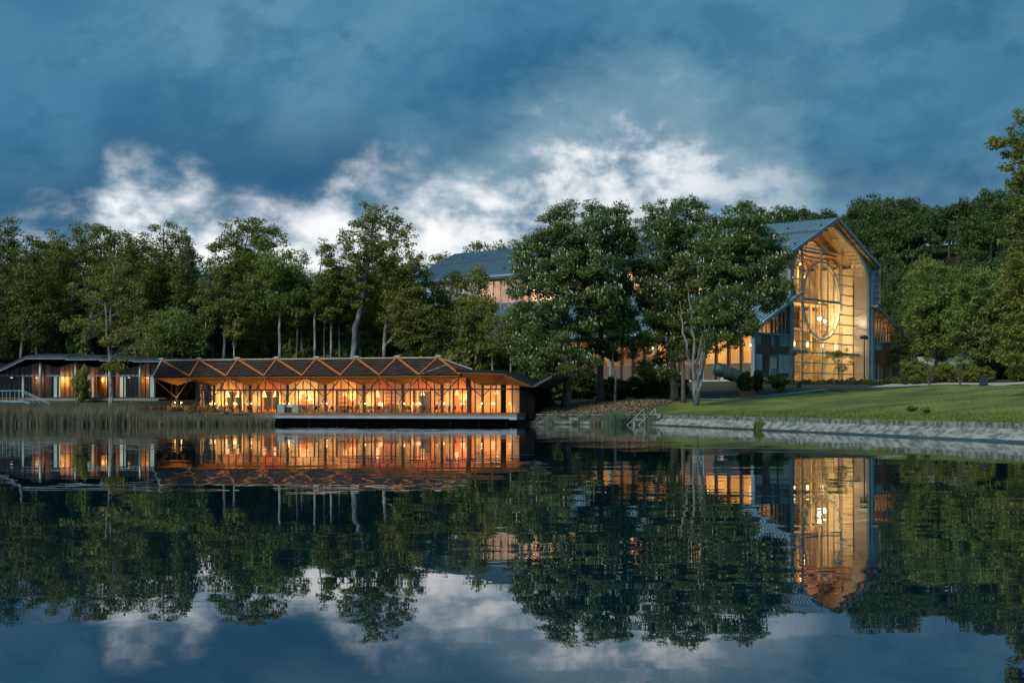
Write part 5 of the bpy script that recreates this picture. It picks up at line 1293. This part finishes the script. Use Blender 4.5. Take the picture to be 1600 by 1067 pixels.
SM = {k: shrub_mesh(200 + i, k) for i, k in enumerate(('leaf_dark', 'leaf_forest', 'leaf_light', 'leaf_round'))}
def shrub(loc, sx, sz, kind, label, name='shrub', group=None, cat='shrub'):
    t_ = thing(name, label, cat, loc, random.uniform(0, 6.28), group); t_.scale = (sx, sx, sz)
    link('foliage', SM[kind][0], t_); link('stems', SM[kind][1], t_); return t_
for px in range(-60, 860, 17):
    D = 212 + r.uniform(-4, 5) if px < 640 else 206 + r.uniform(-3, 4); s_ = r.uniform(2.4, 3.6)
    shrub(at_D(px + r.uniform(-6, 6), D), s_, s_ * r.uniform(1.2, 2.5), ['leaf_dark', 'leaf_forest', 'leaf_forest', 'leaf_light', 'leaf_round'][int(r.integers(0, 5))], *(('undergrowth bush behind the annex roof', 'undergrowth_bush', 'undergrowth behind the annex') if px < 240 else ('undergrowth bush behind the pavilion ridge', 'undergrowth_bush', 'undergrowth behind the pavilion') if px < 640 else ('bush between the pavilion end and the hall', 'undergrowth_bush', 'undergrowth before the hall')))
for px in list(range(842, 1060, 18)):
    D = 199 + r.uniform(-3, 5); s_ = r.uniform(1.5, 2.4)
    shrub(at_D(px + r.uniform(-6, 6), D), s_, s_ * r.uniform(.8, 1.3), ['leaf_dark', 'leaf_dark', 'leaf_forest'][int(r.integers(0, 3))], 'shaded bush behind the chestnut trunks', 'undergrowth_bush', 'bushes behind the chestnuts')
shrub(Vector((axx(127, -3), AO.y - 3, 2.2)), 1.1, 3.4, 'leaf_light', 'narrow upright shrub before the annex windows', 'upright_shrub')
shrub(at_D(846, 184), 1.7, 1.5, 'leaf_dark', 'low dark hedge bush right of the black pavilion wall')
shrub(at_D(833, 186), 1.9, 1.9, 'leaf_dark', 'dark bush touching the black pavilion wall')
# --- flowering chestnuts between the lake and the hall
CH = dict(leaf='leaf_chestnut', a=.176, clr=1.25)
tree('chestnut_tree', 'flowering chestnut nearest the pavilion with wide grey trunk', 183, 885, [(886, 590), (884, 540), (890, 450), (897, 340)], [(905, 354, 52, 43), (868, 402, 71, 50), (845, 457, 55, 59), (908, 452, 71, 79), (836, 532, 42, 60), (880, 548, 60, 52), (860, 364, 39, 34), (838, 417, 46, 45)], n=64000, r0=.62, ncl=330, limbs=24, seed=31, blossom=1900, bark='bark', **CH)
tree('chestnut_tree', 'flowering chestnut with dark trunk, second from the pavilion', 189, 938, [(938, 560), (942, 480), (948, 350)], [(948, 352, 50, 38), (958, 404, 38, 56), (940, 442, 52, 56), (955, 512, 48, 54), (968, 372, 24, 32), (958, 474, 38, 48)], n=46000, r0=.5, ncl=230, limbs=18, seed=32, blossom=1000, bark='bark', **CH)
tree('chestnut_tree', 'tallest flowering chestnut right of the gap, dense white candles', 190, 1054, [(1054, 570), (1056, 480), (1058, 340)], [(1062, 344, 59, 38), (1025, 387, 48, 54), (1085, 387, 59, 62), (1026, 459, 38, 56), (1060, 462, 64, 63), (1030, 540, 50, 56), (1085, 512, 48, 50), (1012, 424, 22, 32)], n=66000, r0=.55, ncl=340, limbs=22, seed=33, blossom=2100, bark='bark', **CH)
tree('chestnut_tree', 'spreading multi-stemmed chestnut reaching across the hall gable', 181, 1088, [(1090, 560), (1100, 480)], [(1160, 354, 41, 34), (1128, 392, 48, 50), (1165, 402, 57, 54), (1203, 402, 34, 41), (1192, 452, 42, 36), (1140, 457, 52, 50), (1150, 508, 40, 30), (1120, 502, 41, 50), (1215, 442, 23, 34)],
     n=54000, r0=.50, ncl=270, limbs=26, seed=34, blossom=900, bark='bark_pale', shell=.4, stems=[[(1084, 560, 0), (1082, 500, .5), (1072, 440, 1)], [(1090, 570, .2), (1096, 510, 0), (1098, 420, .5)], [(1094, 575, -.2), (1106, 520, 0), (1124, 450, 0), (1150, 390, 0)], [(1082, 580, .3), (1068, 520, .6), (1062, 470, 1)], [(1096, 590, 0), (1110, 500, -.4), (1135, 455, -.5), (1185, 430, -.5)]], **CH)
tree('dark_trunk_tree', 'dark slim trunk between the two large chestnut groups', 187, 1068, [(1068, 560), (1070, 480)], [(1072, 470, 28, 36), (1066, 540, 22, 24)], 'leaf_chestnut', 'bark', n=3500, r0=.3, ncl=50, seed=35)
tree('crooked_sapling', 'crooked pale sapling on the chip bank between the chestnuts', 186, 961, [(961, 590), (957, 560), (962, 530), (960, 500)], [(962, 510, 20, 20), (950, 530, 14, 12)], 'leaf_chestnut', 'bark_birch', n=1600, r0=.16, ncl=26, limbs=6, twigs=8, seed=36)
# --- trees right of the hall
tree('round_tree', 'round bright green tree just right of the hall', 226, 1462, [(1462, 550), (1458, 440)], [(1458, 448, 40, 42), (1445, 500, 30, 42), (1480, 500, 42, 50), (1462, 540, 36, 30)], 'leaf_round', n=19000, r0=.35, ncl=230, seed=41, limbs=18, a=.23)
tree('round_tree', 'wide round green tree in front of the hill, second right of the hall', 214, 1552, [(1552, 560), (1548, 450)], [(1548, 460, 58, 44), (1512, 505, 36, 42), (1570, 520, 52, 50), (1530, 550, 40, 28)], 'leaf_round', n=22000, r0=.4, ncl=260, seed=42, limbs=18, a=.23)
tree('edge_tree', 'tall yellow-green tree cut by the right edge of the picture', 138, 1690, [(1685, 480), (1672, 330), (1665, 200)], [(1640, 245, 66, 78), (1598, 205, 34, 40), (1572, 240, 26, 34), (1640, 350, 62, 50), (1600, 385, 34, 40), (1650, 460, 76, 60), (1600, 500, 42, 60), (1700, 350, 90, 130), (1625, 560, 60, 44), (1592, 310, 30, 40), (1588, 445, 32, 46), (1583, 540, 36, 36)], 'leaf_light', n=40000, a=.18, r0=.5, ncl=330, clr=1.0, limbs=30, seed=43, twigs=80)
for i, px in enumerate(range(1425, 1640, 14)):
    D = 205 + r.uniform(-4, 20); s_ = r.uniform(1.2, 2.4) * (1.25 if px > 1530 else .8)
    shrub(at_D(px, D), s_, s_ * r.uniform(.9, 1.5), ['leaf_dark', 'leaf_forest', 'leaf_forest', 'leaf_light'][int(r.integers(0, 4))], 'wild bush along the far path under the round trees', 'wild_bush', 'bushes along the far path')
# --- wooded hill behind the hall
r = np.random.default_rng(77); parts = []; mbt = MB(); hl = []
def hill_tree(x, y, h, w_):
    z = gz(x, y); k = 22; d = r.normal(size=(k, 3)); d /= np.linalg.norm(d, axis=1)[:, None]; d[:, 2] = np.abs(d[:, 2]) * 1.1 - .35
    cen = np.array([x, y, z + h*.55]) + d * np.array([w_, w_, h*.42]) * (.45 + .55 * r.random((k, 1)) ** .5); rad = r.uniform(1.2, 2.3, k)
    parts.append(leaf_quads(r, cen, rad, 1700, .35, .7, .6)); mbt.tube([(x, y, z - .5), (x + .3, y, z + h*.7)], [.3, .1], 5, cap=False)
for px in np.arange(1130, 1680, 8.5):
    for D in np.arange(318, 452, 9.5):
        D_ = D + r.uniform(-4, 4); x = (px + r.uniform(-5, 5) - 800) / F * D_
        u = (x - HALL.x) * HU[0] + (D_ - HALL.y) * HU[1]
        if u < 56 or r.random() > .27: continue
        hill_tree(x, D_, r.uniform(11, 20), r.uniform(4.2, 7.2))
n_h = len(parts)
tag(link('hillside_wood', quads_mesh('hillside_wood', np.concatenate(parts), 'leaf_hill')), 'dark wood covering the hill behind the hall', 'wood', kind='stuff')
tag(mbt.build('hillside_trunks', 'bark'), 'trunks of the wood covering the hill', 'wood', kind='stuff')
# single trees that stand out beside and behind the hall
for px, D, top, q, lb in ((1392, 300, 415, 0, 'dark tall tree rising right behind the hall gable'), (1420, 292, 455, 2, 'dark tree in the gap between hall and round trees'), (1408, 285, 500, 0, 'low dark tree at the right corner of the hall'),
                          (1445, 300, 395, 3, 'paler tree on the slope above the first round tree'), (1500, 290, 400, 0, 'dark tree on the slope between the two round trees'), (1575, 300, 392, 1, 'slope tree above the second round tree'),
                          (700, 352, 386, 1, 'small treetop above the far left corner of the hall roof'), (770, 362, 372, 3, 'airy treetop behind the middle of the long hall roof'), (737, 350, 376, 2, 'second airy treetop above the hall ridge'), (803, 366, 366, 1, 'treetop behind the roof beside the first chestnut'), (690, 345, 396, 2, 'dark treetop left of the hall roof end')):
    p = at_D(px, D); hq = (25, 27, 23, 22)[q]; h = CAMZ + (HOR - top) / F * D - p.z
    copy_tree(q, p, max(.8, min(1.5, h / hq)), px * .1, 'slope_tree', lb, None, h / hq)
# ================================================================== garden furniture and small plants by the hall
p = on_ground(1310, 600); t_ = thing('staked_sapling', 'young staked tree in front of the golden gable', 'tree', p)
rr = np.random.default_rng(9); cen = np.column_stack([rr.normal(0, .75, 26), rr.normal(0, .75, 26), rr.uniform(2.2, 5.6, 26)]); mb = MB().tube([(0, 0, 0), (.05, 0, 3), (0, 0, 5.6)], [.07, .05, .02], 6)
for c in cen[:14]: mb.tube([(0, 0, c[2]*.7), tuple(c)], [.03, .01], 4, cap=False)
mb.build('trunk', 'bark', t_); link('crown', quads_mesh('crown', leaf_quads(rr, cen, np.full(26, .55), 900, .15), 'leaf_light'), t_)
for dx in (-.7, .7): MB().tube([(dx, 0, 0), (dx, 0, 2.2)], .05, 6).build('stake', 'timber_dark', t_)
MB().bar((-.7, .06, 1.9), (.7, .06, 1.9), .05).build('crossbar', 'timber_dark', t_)
def lamp_post(p, h, label):
    t_ = thing('lamp_post', label, 'lamp post', p, HROT)
    MB().tube([(0, 0, 0), (0, 0, h)], [.12, .08], 8).build('pole', 'dark_steel', t_); MB().bar((-.75, 0, h - .25), (.75, 0, h - .05), .1).build('arm', 'dark_steel', t_)
    for dx in (-.85, .8): MB().lathe([(0, -.3), (.28, -.25), (.3, .1), (0, .25)], (dx, 0, h - .35), 10).build('lamp_head', 'dark_steel', t_)
lamp_post(on_ground(1350.5, 599), 7.4, 'slim dark lamp post at the right of the golden gable')
t_ = thing('lamp_post', 'short dark lamp post by the left pillar of the gable', 'lamp post', on_ground(1240.5, 599.5))
MB().tube([(0, 0, 0), (0, 0, 4.6)], .09, 8).build('pole', 'dark_steel', t_); MB().lathe([(0, 4.3), (.42, 4.5), (.42, 4.9), (0, 5.1)], n=10).build('lamp_head', 'dark_steel', t_)
# bench, litter bin
p = on_ground(1168.5, 621.5); t_ = thing('park_bench', 'reddish wooden bench on the lawn near the path', 'bench', p); s_ = 2.15
for q in range(4): MB().box((-s_/2, -.30 + q*.13, .42), (s_/2, -.20 + q*.13, .46)).build('seat_slat', 'bench_red', t_)
for q in range(3): MB().slab([(-s_/2, .24 + q*.03, .50 + q*.14), (s_/2, .24 + q*.03, .50 + q*.14), (s_/2, .26 + q*.03, .62 + q*.14), (-s_/2, .26 + q*.03, .62 + q*.14)], (0, .03, 0)).build('back_slat', 'bench_red', t_)
for dx in (-.85, .85): MB().box((dx - .04, -.28, 0), (dx + .04, -.20, .419)).box((dx - .04, .20, 0), (dx + .04, .235, .419)).bar((dx, .30, .42), (dx, .37, .92), .05).build('leg', 'dark_steel', t_)
MB().box((-s_/2, -.315, .12), (s_/2, -.302, .415)).build('front_board', 'bench_red', t_)
p = on_ground(1537, 603); t_ = thing('litter_bin', 'dark square litter bin beside the far path', 'bin', p, .2)
MB().box((-.42, -.42, .06), (.42, .42, 1.15)).build('body', 'bin_metal', t_); MB().box((-.36, -.36, 0), (.36, .36, .06)).build('foot', 'dark_steel', t_); MB().box((-.46, -.46, 1.22), (.46, .46, 1.30)).box((-.40, -.40, 1.15), (-.34, .40, 1.22)).box((.34, -.40, 1.15), (.40, .40, 1.22)).build('lid', 'bin_metal', t_)
# old machine cylinder lying below the lit aisle windows
p = at_D(1139, 237); p.z -= .7; t_ = thing('old_machine', 'tilted blue-green metal cylinder below the lit aisle windows', 'machine', p)
MB().tube([(-2.4, 0, 2.9), (-1.9, 0, 2.7), (1.9, 0, 1.3), (2.3, 0, 1.15)], [.95, 1.15, 1.15, .9], 18).build('drum', 'machine', t_, smooth=True)
for x in (-1.2, .2, 1.4): MB().tube([(x - .06, 0, 2.42 - (x + 1.2) * .37), (x + .06, 0, 2.38 - (x + 1.2) * .37)], 1.2, 18).build('hoop', 'dark_steel', t_)
for x in (-1.3, 1.3): MB().box((x - .25, -.8, -.3), (x + .25, .8, 1.3 if x < 0 else .5)).build('cradle', 'plinth', t_)
# shrubs
for px, py, sx, sz, k, lb in ((1163, 614, 1.2, 1.9, 'leaf_forest', 'bushy shrub behind the bench, left one'), (1184, 612, .9, 1.9, 'leaf_forest', 'narrow shrub behind the bench, right one'), (1215, 612, 1.35, 1.6, 'leaf_light', 'rounded shrub in front of the blue aisle door'),
                          (1248, 606, .35, .5, 'leaf_dark', 'tiny dark plant in front of the left gable pillar'), (1424, 644, .45, .35, 'leaf_light', 'left small weed clump on the lawn'), (1446, 646, .40, .32, 'leaf_light', 'right small weed clump on the lawn')):
    shrub(on_ground(px, py), sx, sz, k, lb)
for i, px in enumerate(np.arange(1196, 1440, 7.5)):
    p = on_ground(float(px), 600.5 + random.uniform(-1, 1)); s_ = random.uniform(.3, .62)
    shrub(p, s_, s_ * random.uniform(.8, 1.3), random.choice(['leaf_dark', 'leaf_forest', 'leaf_dark']), *(('small bedding shrub before the left aisle of the hall', 'bedding_shrub', 'bedding before the left aisle') if px < 1240 else ('small bedding shrub before the golden gable', 'bedding_shrub', 'bedding before the golden gable') if px < 1360 else ('small bedding shrub before the right aisle of the hall', 'bedding_shrub', 'bedding before the right aisle')))
for px, lb in ((1452, 'bare twiggy young shrub at the left of the far path'), (1500, 'second bare twiggy shrub at the far path')):
    p = on_ground(px, 604); t_ = thing('twiggy_shrub', lb, 'shrub', p); mb = MB()
    for q in range(34):
        a = random.uniform(0, 6.28); rd = random.uniform(.2, 1.5); h = random.uniform(2.4, 4.3); mb.tube([(0, 0, 0), (math.cos(a)*rd*.3, math.sin(a)*rd*.3, h*.4), (math.cos(a)*rd, math.sin(a)*rd, h)], [.035, .02, .006], 4, cap=False)
    mb.build('branches', 'bark', t_)
    cen = np.column_stack([rr.normal(0, .7, 20), rr.normal(0, .7, 20), rr.uniform(1.8, 4.0, 20)]); link('foliage', quads_mesh('foliage', leaf_quads(rr, cen, np.full(20, .5), 260, .10), 'leaf_forest'), t_)
# white house glimpsed under the round trees
p = at_D(1497, 262); t_ = thing('white_house', 'pale house glimpsed under the round trees', 'house', p, .3)
MB().box((-5, 0, 0), (5, 6, 4.6)).build('wall', 'house_white', t_); MB().slab([(-5.4, -.4, 4.62), (5.4, -.4, 4.62), (5.4, 3, 6.6), (-5.4, 3, 6.6)], (0, 0, .15)).slab([(-5.4, 3.01, 6.6), (5.4, 3.01, 6.6), (5.4, 6.4, 4.62), (-5.4, 6.4, 4.62)], (0, 0, .15)).build('roof', 'roof_dark', t_)
for x in (-3.2, .2, 3.0): MB().box((x - .6, -.04, 1.2), (x + .6, -.005, 3.2)).build('window', 'window_dark', t_)
